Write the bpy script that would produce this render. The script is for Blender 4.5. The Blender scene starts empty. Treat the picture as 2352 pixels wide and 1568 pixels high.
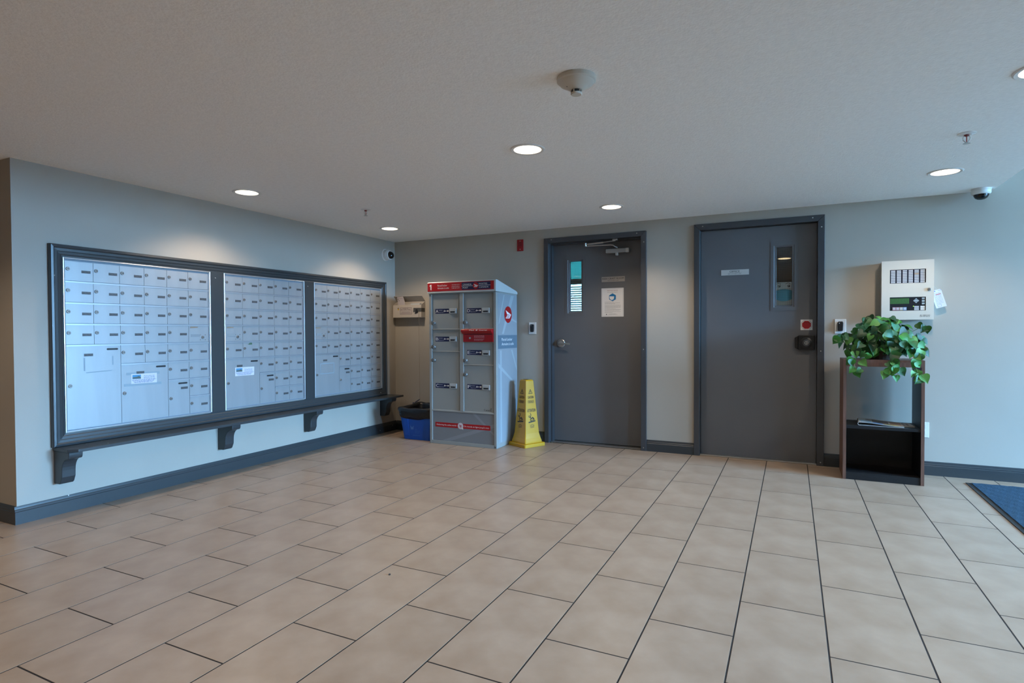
import bpy, bmesh, math, random
from mathutils import Vector, Matrix
random.seed(7)
PI = math.pi
H = 2.15                      # lobby ceiling height
SC = bpy.context.scene
COL = SC.collection

# ------------------------------------------------------------------ camera
FPX = 1330.345
YAW, PITCH, ROLL = math.radians(25.772), math.radians(-1.007), math.radians(-0.252)
CAM = Vector((4.1065, -5.4191, 1.1244))
fwd = Vector((-math.sin(YAW) * math.cos(PITCH), math.cos(YAW) * math.cos(PITCH), math.sin(PITCH)))
rgt = Vector((math.cos(YAW), math.sin(YAW), 0))
upv = rgt.cross(fwd)
rgt, upv = math.cos(ROLL) * rgt + math.sin(ROLL) * upv, -math.sin(ROLL) * rgt + math.cos(ROLL) * upv
cd = bpy.data.cameras.new('camera')
cd.sensor_width = 36; cd.lens = FPX / 2352 * 36; cd.clip_start = 0.05
cam = bpy.data.objects.new('camera', cd); COL.objects.link(cam)
M = Matrix((rgt, upv, -fwd)).transposed().to_4x4(); M.translation = CAM
cam.matrix_world = M
SC.camera = cam

# ------------------------------------------------------------------ world, daylight, exposure
SKY = (0.28, 0.60, 1.0)
SKY_STRENGTH = 168.0
LAMP_W = 25.5
LAMP_COL = (1.0, 0.80, 0.60)
w = bpy.data.worlds.new('sky'); SC.world = w; w.use_nodes = True
bg = w.node_tree.nodes['Background']
bg.inputs[0].default_value = (*SKY, 1); bg.inputs[1].default_value = SKY_STRENGTH
vs = SC.view_settings
vs.view_transform = 'Standard'; vs.look = 'None'; vs.gamma = 1; vs.use_curve_mapping = False
vs.exposure = 0.32
cy = SC.cycles
cy.use_denoising = True
cy.use_adaptive_sampling = True; cy.adaptive_threshold = .015; cy.max_bounces = 8; cy.diffuse_bounces = 5; cy.glossy_bounces = 4; cy.transparent_max_bounces = 12
cy.sample_clamp_indirect = 6
cy.caustics_reflective = False; cy.caustics_refractive = False

# glazing of the entrance side wall (y0, y1, z0, z1) at x = XR
XR = 11.0
XS = 7.4                     # unseen side wall; its narrow sidelight is placed and sized for daylight
GLAZING = [(XR, -1.65, -0.40, 0.05, 2.5), (XR, -3.00, -1.75, 0.05, 2.5), (XS, -4.00, -3.72, 0.35, 2.10)]
for (x, y0, y1, z0, z1) in GLAZING:
    ld = bpy.data.lights.new('sky_portal', 'AREA'); ld.shape = 'RECTANGLE'
    ld.size = z1 - z0; ld.size_y = y1 - y0; ld.cycles.is_portal = True
    lo = bpy.data.objects.new('sky_portal', ld); COL.objects.link(lo)
    lo.location = (x + 0.10, (y0 + y1) / 2, (z0 + z1) / 2); lo.rotation_euler = (0, PI / 2, 0)

# ------------------------------------------------------------------ helpers
W = {}                                            # world origin of every object

def FZ(a, b, c): return (a, b, c)
def FB(y): return lambda a, b, c: (a, y - c, b)       # on a wall facing the camera (-Y)
def FL(x): return lambda a, b, c: (x + c, a, b)       # on a wall facing +X
def FC(z): return lambda a, b, c: (a, -b, z - c)      # hanging from the ceiling, c down

class G:
    def __init__(s, fr=FZ): s.v = []; s.f = []; s.m = []; s.fr = fr
    def add(s, vs, fs, mi=0):
        n = len(s.v); s.v += [Vector(s.fr(*p)) for p in vs]
        s.f += [tuple(i + n for i in f) for f in fs]; s.m += [mi] * len(fs); return s
    def box(s, a0, a1, b0, b1, c0, c1, mi=0):
        vs = [(a0,b0,c0),(a1,b0,c0),(a1,b1,c0),(a0,b1,c0),(a0,b0,c1),(a1,b0,c1),(a1,b1,c1),(a0,b1,c1)]
        return s.add(vs, [(3,2,1,0),(4,5,6,7),(0,1,5,4),(1,2,6,5),(2,3,7,6),(3,0,4,7)], mi)
    def prism(s, pts, c0, c1, mi=0):
        n = len(pts)
        vs = [(x,y,c0) for x,y in pts] + [(x,y,c1) for x,y in pts]
        return s.add(vs, [tuple(range(n-1,-1,-1)), tuple(range(n,2*n))] + [(i,(i+1)%n,n+(i+1)%n,n+i) for i in range(n)], mi)
    def flat(s, pts, c=0, mi=0):
        return s.add([(x,y,c) for x,y in pts], [tuple(range(len(pts)))], mi)
    def rect(s, a0, a1, b0, b1, c=0, mi=0): return s.flat([(a0,b0),(a1,b0),(a1,b1),(a0,b1)], c, mi)
    def disc(s, a, b, r, c=0, n=28, mi=0, ry=None):
        ry = ry or r
        return s.flat([(a+r*math.cos(2*PI*i/n), b+ry*math.sin(2*PI*i/n)) for i in range(n)], c, mi)
    def ring(s, a, b, r0, r1, c=0, n=28, mi=0):
        vs = [(a+r*math.cos(2*PI*i/n), b+r*math.sin(2*PI*i/n), c) for r in (r0,r1) for i in range(n)]
        return s.add(vs, [(i,(i+1)%n,n+(i+1)%n,n+i)[::-1] for i in range(n)], mi)
    def lathe(s, prof, a=0, b=0, n=32, mi=0, cap0=True, cap1=True):
        vs = [(a+r*math.cos(2*PI*i/n), b+r*math.sin(2*PI*i/n), c) for r,c in prof for i in range(n)]
        fs = []
        for k in range(len(prof)-1):
            fs += [(k*n+i, k*n+(i+1)%n, (k+1)*n+(i+1)%n, (k+1)*n+i) for i in range(n)]
        if cap0: fs.append(tuple(range(n-1,-1,-1)))
        if cap1: fs.append(tuple((len(prof)-1)*n+i for i in range(n)))
        return s.add(vs, fs, mi)
    def tube(s, path, r, n=8, mi=0):
        P = [Vector(p) for p in path]; vs = []; fs = []
        rr = r if isinstance(r, (list, tuple)) else [r]*len(P)
        for k, p in enumerate(P):
            d = (P[min(k+1,len(P)-1)] - P[max(k-1,0)]).normalized()
            u = d.cross(Vector((0,0,1)) if abs(d.z) < .9 else Vector((1,0,0))).normalized(); v = d.cross(u)
            for i in range(n):
                t = 2*PI*i/n; vs.append(tuple(p + rr[k]*(u*math.cos(t) + v*math.sin(t))))
        for k in range(len(P)-1):
            fs += [(k*n+i, k*n+(i+1)%n, (k+1)*n+(i+1)%n, (k+1)*n+i) for i in range(n)]
        fs += [tuple(range(n-1,-1,-1)), tuple((len(P)-1)*n+i for i in range(n))]
        return s.add(vs, fs, mi)
    def stroke(s, pts, wd, c=0, mi=0):
        for (x0,y0),(x1,y1) in zip(pts, pts[1:]):
            L = math.hypot(x1-x0, y1-y0) or 1e-9; nx, ny = -(y1-y0)/L*wd/2, (x1-x0)/L*wd/2
            ex, ey = (x1-x0)/L*wd*.3, (y1-y0)/L*wd*.3
            s.flat([(x0-ex+nx,y0-ey+ny),(x0-ex-nx,y0-ey-ny),(x1+ex-nx,y1+ey-ny),(x1+ex+nx,y1+ey+ny)], c, mi)
        return s
    def mitre(s, a0, a1, b0, b1, prof, sides='BRTL', mi=0):
        # prof: closed polygon of (w inward from the outer edge, h outward)
        n = len(prof)
        def ringat(k):
            sx, sy, x, y = [(1,1,a0,b0),(-1,1,a1,b0),(-1,-1,a1,b1),(1,-1,a0,b1)][k]
            return [(x+sx*w_, y+sy*w_, h_) for w_,h_ in prof]
        for ch in sides:
            k = 'BRTL'.index(ch); vs = ringat(k) + ringat((k+1) % 4)
            s.add(vs, [(i,(i+1)%n,n+(i+1)%n,n+i) for i in range(n)] + [tuple(range(n-1,-1,-1)), tuple(range(n,2*n))], mi)
        return s
    def extr(s, prof, t0, t1, axis='a', mi=0):
        # prof (p,q) swept along an axis: 'a': (t,p,q)  'b': (p,t,q)
        n = len(prof)
        f = (lambda t,p,q:(t,p,q)) if axis == 'a' else (lambda t,p,q:(p,t,q))
        vs = [f(t0,p,q) for p,q in prof] + [f(t1,p,q) for p,q in prof]
        return s.add(vs, [(i,(i+1)%n,n+(i+1)%n,n+i) for i in range(n)] + [tuple(range(n-1,-1,-1)), tuple(range(n,2*n))], mi)

_glyph = {}
def _text(body, bold):
    k = (body, bold)
    if k not in _glyph:
        cu = bpy.data.curves.new('t', 'FONT'); cu.body = body; cu.resolution_u = 2; cu.offset = bold
        ob = bpy.data.objects.new('t', cu); me = bpy.data.meshes.new_from_object(ob)
        vs = [v.co.copy() for v in me.vertices]; fs = [tuple(p.vertices) for p in me.polygons]
        bpy.data.objects.remove(ob); bpy.data.curves.remove(cu); bpy.data.meshes.remove(me)
        x0 = min((v.x for v in vs), default=0); x1 = max((v.x for v in vs), default=1)
        _glyph[k] = (vs, fs, x0, x1)
    return _glyph[k]
def txt(g, body, a, b, h, w=None, align='L', bold=0.0, c=0.0, mi=0):
    """lettering: baseline b, cap height h, fitted to width w if given"""
    vs, fs, x0, x1 = _text(body, 0.0)
    sy = h / 0.70; wd = (x1 - x0); sx = w / wd if w else sy
    off = {'L': 0, 'C': -wd*sx/2, 'R': -wd*sx}[align]
    for k in ((-1, 1) if bold else (0,)):
        d = k*bold*sy*.45
        g.add([(a + off + (v.x-x0)*sx + d, b + v.y*sy, c + (k+1)*.00004) for v in vs], fs, mi)
def scribble(g, a0, a1, b, h, c=0, mi=0, rnd=random):
    """one line of print too small to read: word-sized dashes"""
    x = a0
    while x < a1:
        L = min(rnd.uniform(.6, 2.2)*h*2.2, a1-x)
        g.rect(x, x+L, b, b+h*.62, c, mi); x += L + h*.7

def mesh_of(g, org):
    me = bpy.data.meshes.new('m'); me.from_pydata([tuple(v-org) for v in g.v], [], g.f)
    me.update(); return me
def build(name, g, mats, parent=None, bevel=0, seg=2, smooth=False, org=None, recalc=True, sub=0, kind=None):
    lo = Vector((min(v[i] for v in g.v) for i in range(3))); hi = Vector((max(v[i] for v in g.v) for i in range(3)))
    o = Vector(org) if org is not None else Vector(((lo.x+hi.x)/2, (lo.y+hi.y)/2, lo.z))
    me = mesh_of(g, o)
    mats = mats if isinstance(mats, (list, tuple)) else [mats]
    for m in mats: me.materials.append(m)
    if len(mats) > 1:
        for p, mi in zip(me.polygons, g.m): p.material_index = mi
    if recalc:
        bm = bmesh.new(); bm.from_mesh(me); bmesh.ops.recalc_face_normals(bm, faces=bm.faces); bm.to_mesh(me); bm.free()
    if smooth: me.shade_smooth()
    ob = bpy.data.objects.new(name, me); me.name = name; COL.objects.link(ob)
    place(ob, o, parent)
    if bevel:
        md = ob.modifiers.new('bevel', 'BEVEL'); md.width = bevel; md.segments = seg; md.limit_method = 'ANGLE'; md.angle_limit = .6
        md.harden_normals = False
    if sub:
        md = ob.modifiers.new('subd', 'SUBSURF'); md.levels = sub; md.render_levels = sub
    if smooth == 'auto':
        pass
    if name == 'print': kind = 'stuff'                 # lines too small to pick apart
    if kind: ob['kind'] = kind
    return ob
def place(ob, o, parent):
    o = Vector(o); W[ob] = o
    if parent is not None:
        ob.parent = parent; ob.location = o - W[parent]
    else: ob.location = o
def inst(name, me, o, parent):
    ob = bpy.data.objects.new(name, me); COL.objects.link(ob); place(ob, o, parent); return ob
def tag(o, label=None, cat=None, group=None, kind=None):
    if label: o['label'] = label
    if cat: o['category'] = cat
    if group: o['group'] = group
    if kind: o['kind'] = kind
    return o
def thing(name, label, cat, loc, group=None, kind=None):
    o = bpy.data.objects.new(name, None); COL.objects.link(o); o.empty_display_size = .05
    o.location = loc; W[o] = Vector(loc); return tag(o, label, cat, group, kind)
def struct(name, g, mats, label=None, **k):
    o = build(name, g, mats, **k); o['kind'] = 'structure'
    if label: o['label'] = label
    return o

# ------------------------------------------------------------------ materials
def lin(c):
    if isinstance(c, str): c = tuple(int(c[i:i+2], 16)/255 for i in (0,2,4))
    return tuple(x/12.92 if x <= .04045 else ((x+.055)/1.055)**2.4 for x in c)
def mat(name, col, rough=.5, metal=0., var=0., vscale=3., bump=0., bscale=200., spec=.5, coat=0., objvar=0., stretch=None, col2=None):
    m = bpy.data.materials.new(name); m.use_nodes = True
    nt = m.node_tree; N = nt.nodes; L = nt.links; p = N['Principled BSDF']
    c = lin(col)
    p.inputs['Base Color'].default_value = (*c, 1); p.inputs['Roughness'].default_value = rough
    p.inputs['Metallic'].default_value = metal; p.inputs['Specular IOR Level'].default_value = spec
    p.inputs['Coat Weight'].default_value = coat
    tc = N.new('ShaderNodeTexCoord'); vec = tc.outputs['Object']
    if stretch:
        mp = N.new('ShaderNodeMapping'); mp.inputs['Scale'].default_value = stretch; L.new(vec, mp.inputs[0]); vec = mp.outputs[0]
    cs = None
    if var:
        nz = N.new('ShaderNodeTexNoise'); nz.inputs['Scale'].default_value = vscale; nz.inputs['Detail'].default_value = 5
        L.new(vec, nz.inputs['Vector'])
        rp = N.new('ShaderNodeValToRGB'); L.new(nz.outputs[0], rp.inputs[0])
        c2 = lin(col2) if col2 else tuple(x*(1-var) for x in c); c1 = c if col2 else tuple(min(1, x*(1+var)) for x in c)
        rp.color_ramp.elements[0].position = .32; rp.color_ramp.elements[1].position = .68
        rp.color_ramp.elements[0].color = (*c2, 1); rp.color_ramp.elements[1].color = (*c1, 1)
        cs = rp.outputs[0]
    if objvar:
        oi = N.new('ShaderNodeObjectInfo'); mr = N.new('ShaderNodeMapRange')
        mr.inputs[3].default_value = 1-objvar; mr.inputs[4].default_value = 1+objvar; L.new(oi.outputs['Random'], mr.inputs[0])
        mx = N.new('ShaderNodeVectorMath'); mx.operation = 'SCALE'; L.new(mr.outputs[0], mx.inputs['Scale'])
        if cs: L.new(cs, mx.inputs[0])
        else: mx.inputs[0].default_value = c
        cs = mx.outputs[0]
    if cs: L.new(cs, p.inputs['Base Color'])
    if bump:
        nb = N.new('ShaderNodeTexNoise'); nb.inputs['Scale'].default_value = bscale; nb.inputs['Detail'].default_value = 3
        L.new(vec, nb.inputs['Vector'])
        bn = N.new('ShaderNodeBump'); bn.inputs['Strength'].default_value = bump; bn.inputs['Distance'].default_value = .004
        L.new(nb.outputs[0], bn.inputs['Height']); L.new(bn.outputs[0], p.inputs['Normal'])
    return m
def emit(name, col, s):
    m = bpy.data.materials.new(name); m.use_nodes = True; nt = m.node_tree
    e = nt.nodes.new('ShaderNodeEmission'); e.inputs[0].default_value = (*col, 1); e.inputs[1].default_value = s
    nt.links.new(e.outputs[0], nt.nodes['Material Output'].inputs[0]); return m
def glass(name, tint=(1,1,1), refl=.10, dirt=0.):
    m = bpy.data.materials.new(name); m.use_nodes = True; nt = m.node_tree; N = nt.nodes; L = nt.links
    t = N.new('ShaderNodeBsdfTransparent'); t.inputs[0].default_value = (*tint, 1)
    g_ = N.new('ShaderNodeBsdfGlossy'); g_.inputs['Roughness'].default_value = .02
    lw = N.new('ShaderNodeLayerWeight'); lw.inputs[0].default_value = .15
    mr = N.new('ShaderNodeMapRange'); mr.inputs[3].default_value = refl*.5; mr.inputs[4].default_value = .9; L.new(lw.outputs['Fresnel'], mr.inputs[0])
    mx = N.new('ShaderNodeMixShader'); L.new(mr.outputs[0], mx.inputs[0]); L.new(t.outputs[0], mx.inputs[1]); L.new(g_.outputs[0], mx.inputs[2])
    L.new(mx.outputs[0], N['Material Output'].inputs[0]); return m
def translucent(name, col, k=.5):
    m = bpy.data.materials.new(name); m.use_nodes = True; nt = m.node_tree; N = nt.nodes; L = nt.links
    d = N.new('ShaderNodeBsdfDiffuse'); d.inputs[0].default_value = (*lin(col), 1)
    t = N.new('ShaderNodeBsdfTranslucent'); t.inputs[0].default_value = (*lin(col), 1)
    mx = N.new('ShaderNodeMixShader'); mx.inputs[0].default_value = k; L.new(d.outputs[0], mx.inputs[1]); L.new(t.outputs[0], mx.inputs[2])
    L.new(mx.outputs[0], N['Material Output'].inputs[0]); return m
def worn(name, col, chips=.0, rough=.35):
    """painted woodwork with small pale chips"""
    m = mat(name, col, rough, bump=.05, bscale=60)
    nt = m.node_tree; N = nt.nodes; L = nt.links; p = N['Principled BSDF']
    tc = N['Texture Coordinate']
    vo = N.new('ShaderNodeTexVoronoi'); vo.inputs['Scale'].default_value = 13; L.new(tc.outputs['Object'], vo.inputs['Vector'])
    nz = N.new('ShaderNodeTexNoise'); nz.inputs['Scale'].default_value = 160; L.new(tc.outputs['Object'], nz.inputs['Vector'])
    sm = N.new('ShaderNodeMath'); sm.operation = 'MULTIPLY_ADD'; sm.inputs[1].default_value = .10; L.new(nz.outputs[0], sm.inputs[0]); L.new(vo.outputs['Distance'], sm.inputs[2])
    lt = N.new('ShaderNodeMath'); lt.operation = 'LESS_THAN'; lt.inputs[1].default_value = chips; L.new(sm.outputs[0], lt.inputs[0])
    sel = N.new('ShaderNodeMath'); sel.operation = 'GREATER_THAN'; sel.inputs[1].default_value = .45; L.new(vo.outputs['Color'], sel.inputs[0])
    ml = N.new('ShaderNodeMath'); ml.operation = 'MULTIPLY'; L.new(lt.outputs[0], ml.inputs[0]); L.new(sel.outputs[0], ml.inputs[1])
    mx = N.new('ShaderNodeMix'); mx.data_type = 'RGBA'; mx.inputs[6].default_value = (*lin(col), 1); mx.inputs[7].default_value = (*lin('cfcdc6'), 1)
    L.new(ml.outputs[0], mx.inputs[0]); L.new(mx.outputs[2], p.inputs['Base Color']); return m

PAINT = mat('wall_paint', 'aaa397', .62, var=.025, vscale=2.2, bump=.10, bscale=260)
CEIL = mat('ceiling_stipple', 'f8f6f2', .85, var=.03, vscale=40, bump=.55, bscale=95)
TILE = mat('floor_tile', 'ab9783', .36, var=.5, vscale=5.5, bump=.03, bscale=120, objvar=.04, col2='9b8570', spec=.4)
GROUT = mat('grout', '221c19', .9, var=.2, vscale=30)
TRIM = mat('trim_paint', '363a3c', .33, bump=.05, bscale=70)
TRIMW = worn('trim_paint_chipped', '363a3c', .105)
DOORM = mat('door_paint', '606163', .42, var=.03, vscale=3, bump=.06, bscale=180)
FRAMEM = mat('door_frame_paint', '404245', .36, bump=.04, bscale=150)
ALU = mat('anodised_aluminium', 'a6aaac', .38, metal=.45, var=.04, vscale=2.5, bump=.02, bscale=300, stretch=(1,6,.6))
ALUE = mat('aluminium_edge', 'c8ccd0', .3, metal=.7)
STEEL = mat('brushed_steel', 'b9b9b6', .3, metal=.9)
LOCKM = mat('lock_face', '8d8781', .35, metal=.5)
PLATE = mat('number_plate', '4b4b4b', .45, var=.25, vscale=90)
BLACK = mat('black', '141414', .5)
WHITE = mat('white_plastic', 'dcdcd8', .4)
PAPER = mat('paper', 'd6d6d6', .8)
INK = mat('ink', '2a2a2c', .7)
LGREY = mat('locker_grey', '8b8e8b', .42, var=.02, vscale=3)
LGREYD = mat('locker_graphic', '75787b', .45, var=.06, vscale=1.4, stretch=(1,1,.3))
LSIDE = mat('locker_side_graphic', '868e94', .4, var=.07, vscale=2.0, stretch=(1,1,.35))
LSTREAK = mat('locker_streak', '98a2a8', .4)
RED = mat('post_red', '9c0a12', .35)
REDD = mat('dark_red', '98101a', .4)
NAVY = mat('navy_label', '0a1442', .4)
PRINTW = mat('white_print', 'dadada', .5)
BAND = mat('slate_band', '586c7a', .45)
YEL = mat('cone_yellow', 'b98c0a', .42, var=.05, vscale=8)
BLUE = mat('bin_blue', '0a4fae', .38)
BLUEP = mat('bin_print', '4a7bc4', .5)
BAG = mat('bag_black', '17171a', .28, bump=.8, bscale=22, stretch=(1,1,3))
WOOD = mat('walnut_laminate', '68483a', .5, var=.28, vscale=7, stretch=(9,9,.7))
BLKLAM = mat('black_laminate', '0d0e11', .5, var=.15, vscale=20)
CREAM = mat('panel_cream', 'cdc9bd', .45)
LENS = emit('lamp_lens', (1.0, .86, .66), 14.0)
TRIMWH = mat('white_trim', 'e2e0dc', .45)
DOME = mat('smoked_dome', '0b0b0d', .08)
MATBL = mat('mat_pile', '33495a', .95, var=.45, vscale=160, bump=.9, bscale=420, spec=.1)
RUBBER = mat('rubber', '1d1e20', .7)

def proj(p):
    q = Vector(p) - CAM; d = q.dot(fwd)
    if d < .05: return None
    return (1176 + FPX*q.dot(rgt)/d, 784 - FPX*q.dot(upv)/d, d)

# ------------------------------------------------------------------ floor with tiles
fl = struct('floor', G().box(-4.2, 11.2, -8.2, 5.6, -.2, -.0006), GROUT, 'dark grouted floor under the beige tiles of the lobby', org=(0,0,-.2))
PX, PY, GAP = .3095, .6170, .0060
tiles = []
for i in range(-27, 23):
    x0, x1 = 4.2275 + i*PX + GAP/2, 4.2275 + (i+1)*PX - GAP/2
    ph = -.70 if i % 2 == 0 else -.70 + PY/2
    for j in range(-1, 13):
        y1, y0 = ph - (j-1)*PY - GAP/2, ph - j*PY + GAP/2
        X0, X1, Y0, Y1 = x0, min(x1, XR), max(y0, -8), min(y1, 0)
        if Y0 > -3.633: X0 = max(X0, 0)
        else: X0 = max(X0, -4)
        L = 0
        if Y1 > -3.633 > Y0 and X0 < 0: Y1 = -3.633 if X1 <= 0 else Y1
        if X1 - X0 < .01 or Y1 - Y0 < .01: continue
        tiles.append((X0, X1, Y0, Y1))
def tile_g(g, a0, a1, b0, b1, z=0):
    e = .0002
    g.add([(a0,b0,-.008),(a1,b0,-.008),(a1,b1,-.008),(a0,b1,-.008),(a0,b0,-e),(a1,b0,-e),(a1,b1,-e),(a0,b1,-e),
           (a0+e,b0+e,0),(a1-e,b0+e,0),(a1-e,b1-e,0),(a0+e,b1-e,0)],
          [(8,9,10,11),(0,1,5,4),(1,2,6,5),(2,3,7,6),(3,0,4,7),(4,5,9,8),(5,6,10,9),(6,7,11,10),(7,4,8,11)])
rank = []
for t in tiles:
    X0, X1, Y0, Y1 = t
    ps = [proj((X0+(X1-X0)*u, Y0+(Y1-Y0)*v, 0)) for u in (0,.5,1) for v in (0,.5,1)]
    ps = [p for p in ps if p and -20 < p[0] < 2372 and p[1] < 1588]
    hidden = X0 < -.5 and Y1 > -3.4
    area = 0 if not ps or hidden else (X1-X0)*(Y1-Y0)/(sum(p[2] for p in ps)/len(ps))**3*len(ps)
    rank.append((area, t))
rank.sort(key=lambda r: -r[0])
shared = {}
rest = G()
for k, (area, t) in enumerate(rank):
    X0, X1, Y0, Y1 = t
    if area > 0 and k < 296:
        key = (round(X1-X0, 4), round(Y1-Y0, 4))
        if key not in shared:
            g = G(); tile_g(g, -key[0]/2, key[0]/2, -key[1]/2, key[1]/2)
            me = mesh_of(g, Vector((0,0,0))); me.materials.append(TILE); me.name = 'tile'; shared[key] = me
        inst('tile', shared[key], ((X0+X1)/2, (Y0+Y1)/2, 0), fl)
    else: tile_g(rest, *t)
build('tile_field', rest, TILE, fl, kind='stuff', recalc=False)

# ------------------------------------------------------------------ ceiling with holes for the downlights
LIGHTS = [(.51,-.75), (.51,-2.425), (2.761,-.73), (2.761,-2.42), (5.003,-.776), (5.0,-2.43), (.51,-4.6), (2.761,-4.6), (5.0,-4.6), (.51,-6.6), (2.761,-6.6), (5.0,-6.6), (-2.0,-5.0)]
XE = 5.44                                          # edge of the low ceiling
def ceiling(name, x0, x1, y0, y1, holes, label):
    bm = bmesh.new(); ed = []
    def loop(pts):
        v = [bm.verts.new((x, y, H)) for x, y in pts]
        for i in range(len(v)): ed.append(bm.edges.new((v[i], v[(i+1) % len(v)])))
    loop([(x0,y0),(x1,y0),(x1,y1),(x0,y1)])
    for hx, hy in holes: loop([(hx+.080*math.cos(2*PI*i/28), hy+.080*math.sin(2*PI*i/28)) for i in range(28)])
    bmesh.ops.triangle_fill(bm, use_beauty=True, use_dissolve=False, edges=ed)
    for f in bm.faces:
        if f.normal.z > 0: f.normal_flip()
    g = G(); bm.verts.index_update()
    g.add([tuple(v.co) for v in bm.verts], [tuple(v.index for v in f.verts) for f in bm.faces]); bm.free()
    n = G(); n.v, n.f, n.m = g.v, g.f, g.m
    n.box(x0, x1, y0, y1, H+.30, H+.36)
    n.box(x1-.02, x1, y0, y1, H+.0005, H+.30)
    return struct(name, n, CEIL, label, recalc=False)
ceiling('ceiling', -4.2, XE, -8.2, 0, LIGHTS, 'off-white stippled lobby ceiling with recessed lamps')
g = G(); g.box(XE, 11.2, -8.2, 0, 2.9, 3.0); g.box(XE, XE+.03, -8.2, 0, H+.36, 2.9)
struct('ceiling_entry', g, CEIL, 'taller ceiling over the entrance bay at the right')

# ------------------------------------------------------------------ walls
D1 = (1.858, 2.887, 2.054); D2 = (3.315, 4.349, 2.071)           # outer frame x0, x1, top
g = G()
wt = .16
g.box(-.2, D1[0]+.01, 0, wt, 0, H); g.box(D1[1]-.01, D2[0]+.01, 0, wt, 0, H); g.box(D2[1]-.01, 11.2, 0, wt, 0, H)
g.box(D1[0]+.01, D1[1]-.01, 0, wt, D1[2]-.01, H); g.box(D2[0]+.01, D2[1]-.01, 0, wt, D2[2]-.01, H)
g.box(-.2, 11.2, 0, wt, H, 3.0)
struct('wall_back', g, PAINT, 'greige painted back wall with two grey doors', org=(0,0,0))
struct('wall_left', G().box(-.16, 0, -3.633, 0, 0, 3.0), PAINT, 'greige painted wall carrying the mailboxes', org=(0,0,0))
struct('wall_left_return', G().box(-4.2, -.16, -3.633, -3.483, 0, 3.0), PAINT, 'return of the mailbox wall at the left edge', org=(0,0,0))
struct('wall_front', G().box(-4.2, 11.2, -8.2, -8.0, 0, 3.0), PAINT, 'wall behind the viewer', org=(0,0,0))
struct('wall_far_left', G().box(-4.2, -4.0, -8.0, -3.633, 0, 3.0), PAINT, 'wall closing the corridor at the left', org=(0,0,0))
def glazed_wall(name, x, y0w, y1w, cuts, lab):
    g = G(); ys = [y0w] + [v for q in sorted(cuts) for v in (q[1], q[2])] + [y1w]
    for k in range(0, len(ys), 2): g.box(x, x+.18, ys[k], ys[k+1], 0, 3.0)
    for (_, y0,y1,z0,z1) in cuts: g.box(x, x+.18, y0, y1, 0, z0); g.box(x, x+.18, y0, y1, z1, 3.0)
    struct(name, g, PAINT, lab, org=(x,0,0))
glazed_wall('wall_right', XR, -3.2, 0, GLAZING[:2], 'entrance wall with glazing')
glazed_wall('wall_right_near', XS, -8.0, -3.2, GLAZING[2:], 'unseen side wall with a narrow sidelight sized for the daylight it gives')
struct('wall_entry_front', G().box(XS+.18, XR+.18, -3.35, -3.2, 0, 3.0), PAINT, 'front wall of the entrance bay', org=(XS,0,0))
PANE = glass('clear_pane', (.96,.98,1.0))
for k, (x,y0,y1,z0,z1) in enumerate(GLAZING):
    wd = thing('window_%d' % (k+1), 'entrance glazing in the wall right of the blue mat', None, (x+.06, (y0+y1)/2, z0), kind='structure')  # the last one is the unseen sidelight, sized for front-right daylight
    g = G(FL(x+.04)); g.mitre(y0, y1, z0, z1, [(0,0),(0,.06),(.04,.06),(.04,0)]); build('window_frame', g, TRIM, wd, recalc=True)
    build('pane', G(FL(x+.06)).box(y0+.04, y1-.04, z0+.04, z1-.04, 0, .006), PANE, wd)
g = G(); g.box(11.2, 90, -60, 60, -.2, -.05); g.box(7.6, 11.2, -60, -8.2, -.2, -.05)
struct('ground_outside', g, mat('asphalt', '505256', .9), 'asphalt outside the entrance')
struct('wall_sky_block', G().box(27, 28, -40, 40, -.05, 2.3), mat('sky_block_brown', '6d6258', .9), 'unseen low block added outside to cut off low sky light')  # unseen block added to keep low sky light off the upper mailbox wall

# rooms behind the two doors
g = G()
g.box(.2, 3.2, 3.0, 3.1, 0, .85); g.box(.2, .55, 3.0, 3.1, .85, 2.25); g.box(1.75, 3.2, 3.0, 3.1, .85, 2.25); g.box(.2, 3.2, 3.0, 3.1, 2.25, 2.6)
g.box(.1, .2, wt, 3.1, 0, 2.6); g.box(3.1, 3.2, wt, 5.3, 0, 2.6); g.box(.2, 3.1, wt, 3.1, 2.5, 2.6)
struct('wall_craft_room', g, PAINT, 'walls of the room behind the craft room door')
g = G(); g.box(.0, 3.1, 3.1, 7.0, 2.6, 2.7); g.box(-.1, 0, 3.1, 7.0, -.05, 2.7); g.box(3.2, 3.3, 5.3, 7.0, -.05, 2.7); g.box(0, 3.2, 6.9, 7.0, -.05, 2.555)
struct('wall_sky_dimmer', g, mat('dimmer_grey', '9aa5a8', .8), 'unseen enclosure added outside the craft room window to dim the sky')  # unseen enclosure added so less sky reaches the craft room blind
g = G(); g.box(3.2, 5.6, 5.2, 5.3, 0, 2.6); g.box(5.5, 5.6, wt, 5.2, 0, 2.6); g.box(3.2, 5.5, wt, 5.2, 2.25, 2.35)
struct('wall_office', g, PAINT, 'walls of the office behind the office door')
ol = thing('office_lamp', 'round ceiling lamp glowing inside the office behind the door glass', 'lamp', (4.0, 4.55, 2.25))
build('lamp_rim', G(FC(2.25)).lathe([(.105,0),(.105,.012),(.095,.014)], 4.0, -4.55, cap0=False), TRIMWH, ol)
build('lamp_diffuser', G(FC(2.25)).lathe([(.095,.012),(.09,.016),(.0,.017)], 4.0, -4.55, cap0=False, cap1=False), emit('office_glow', (1,.74,.42), 1.1), ol)

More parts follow.
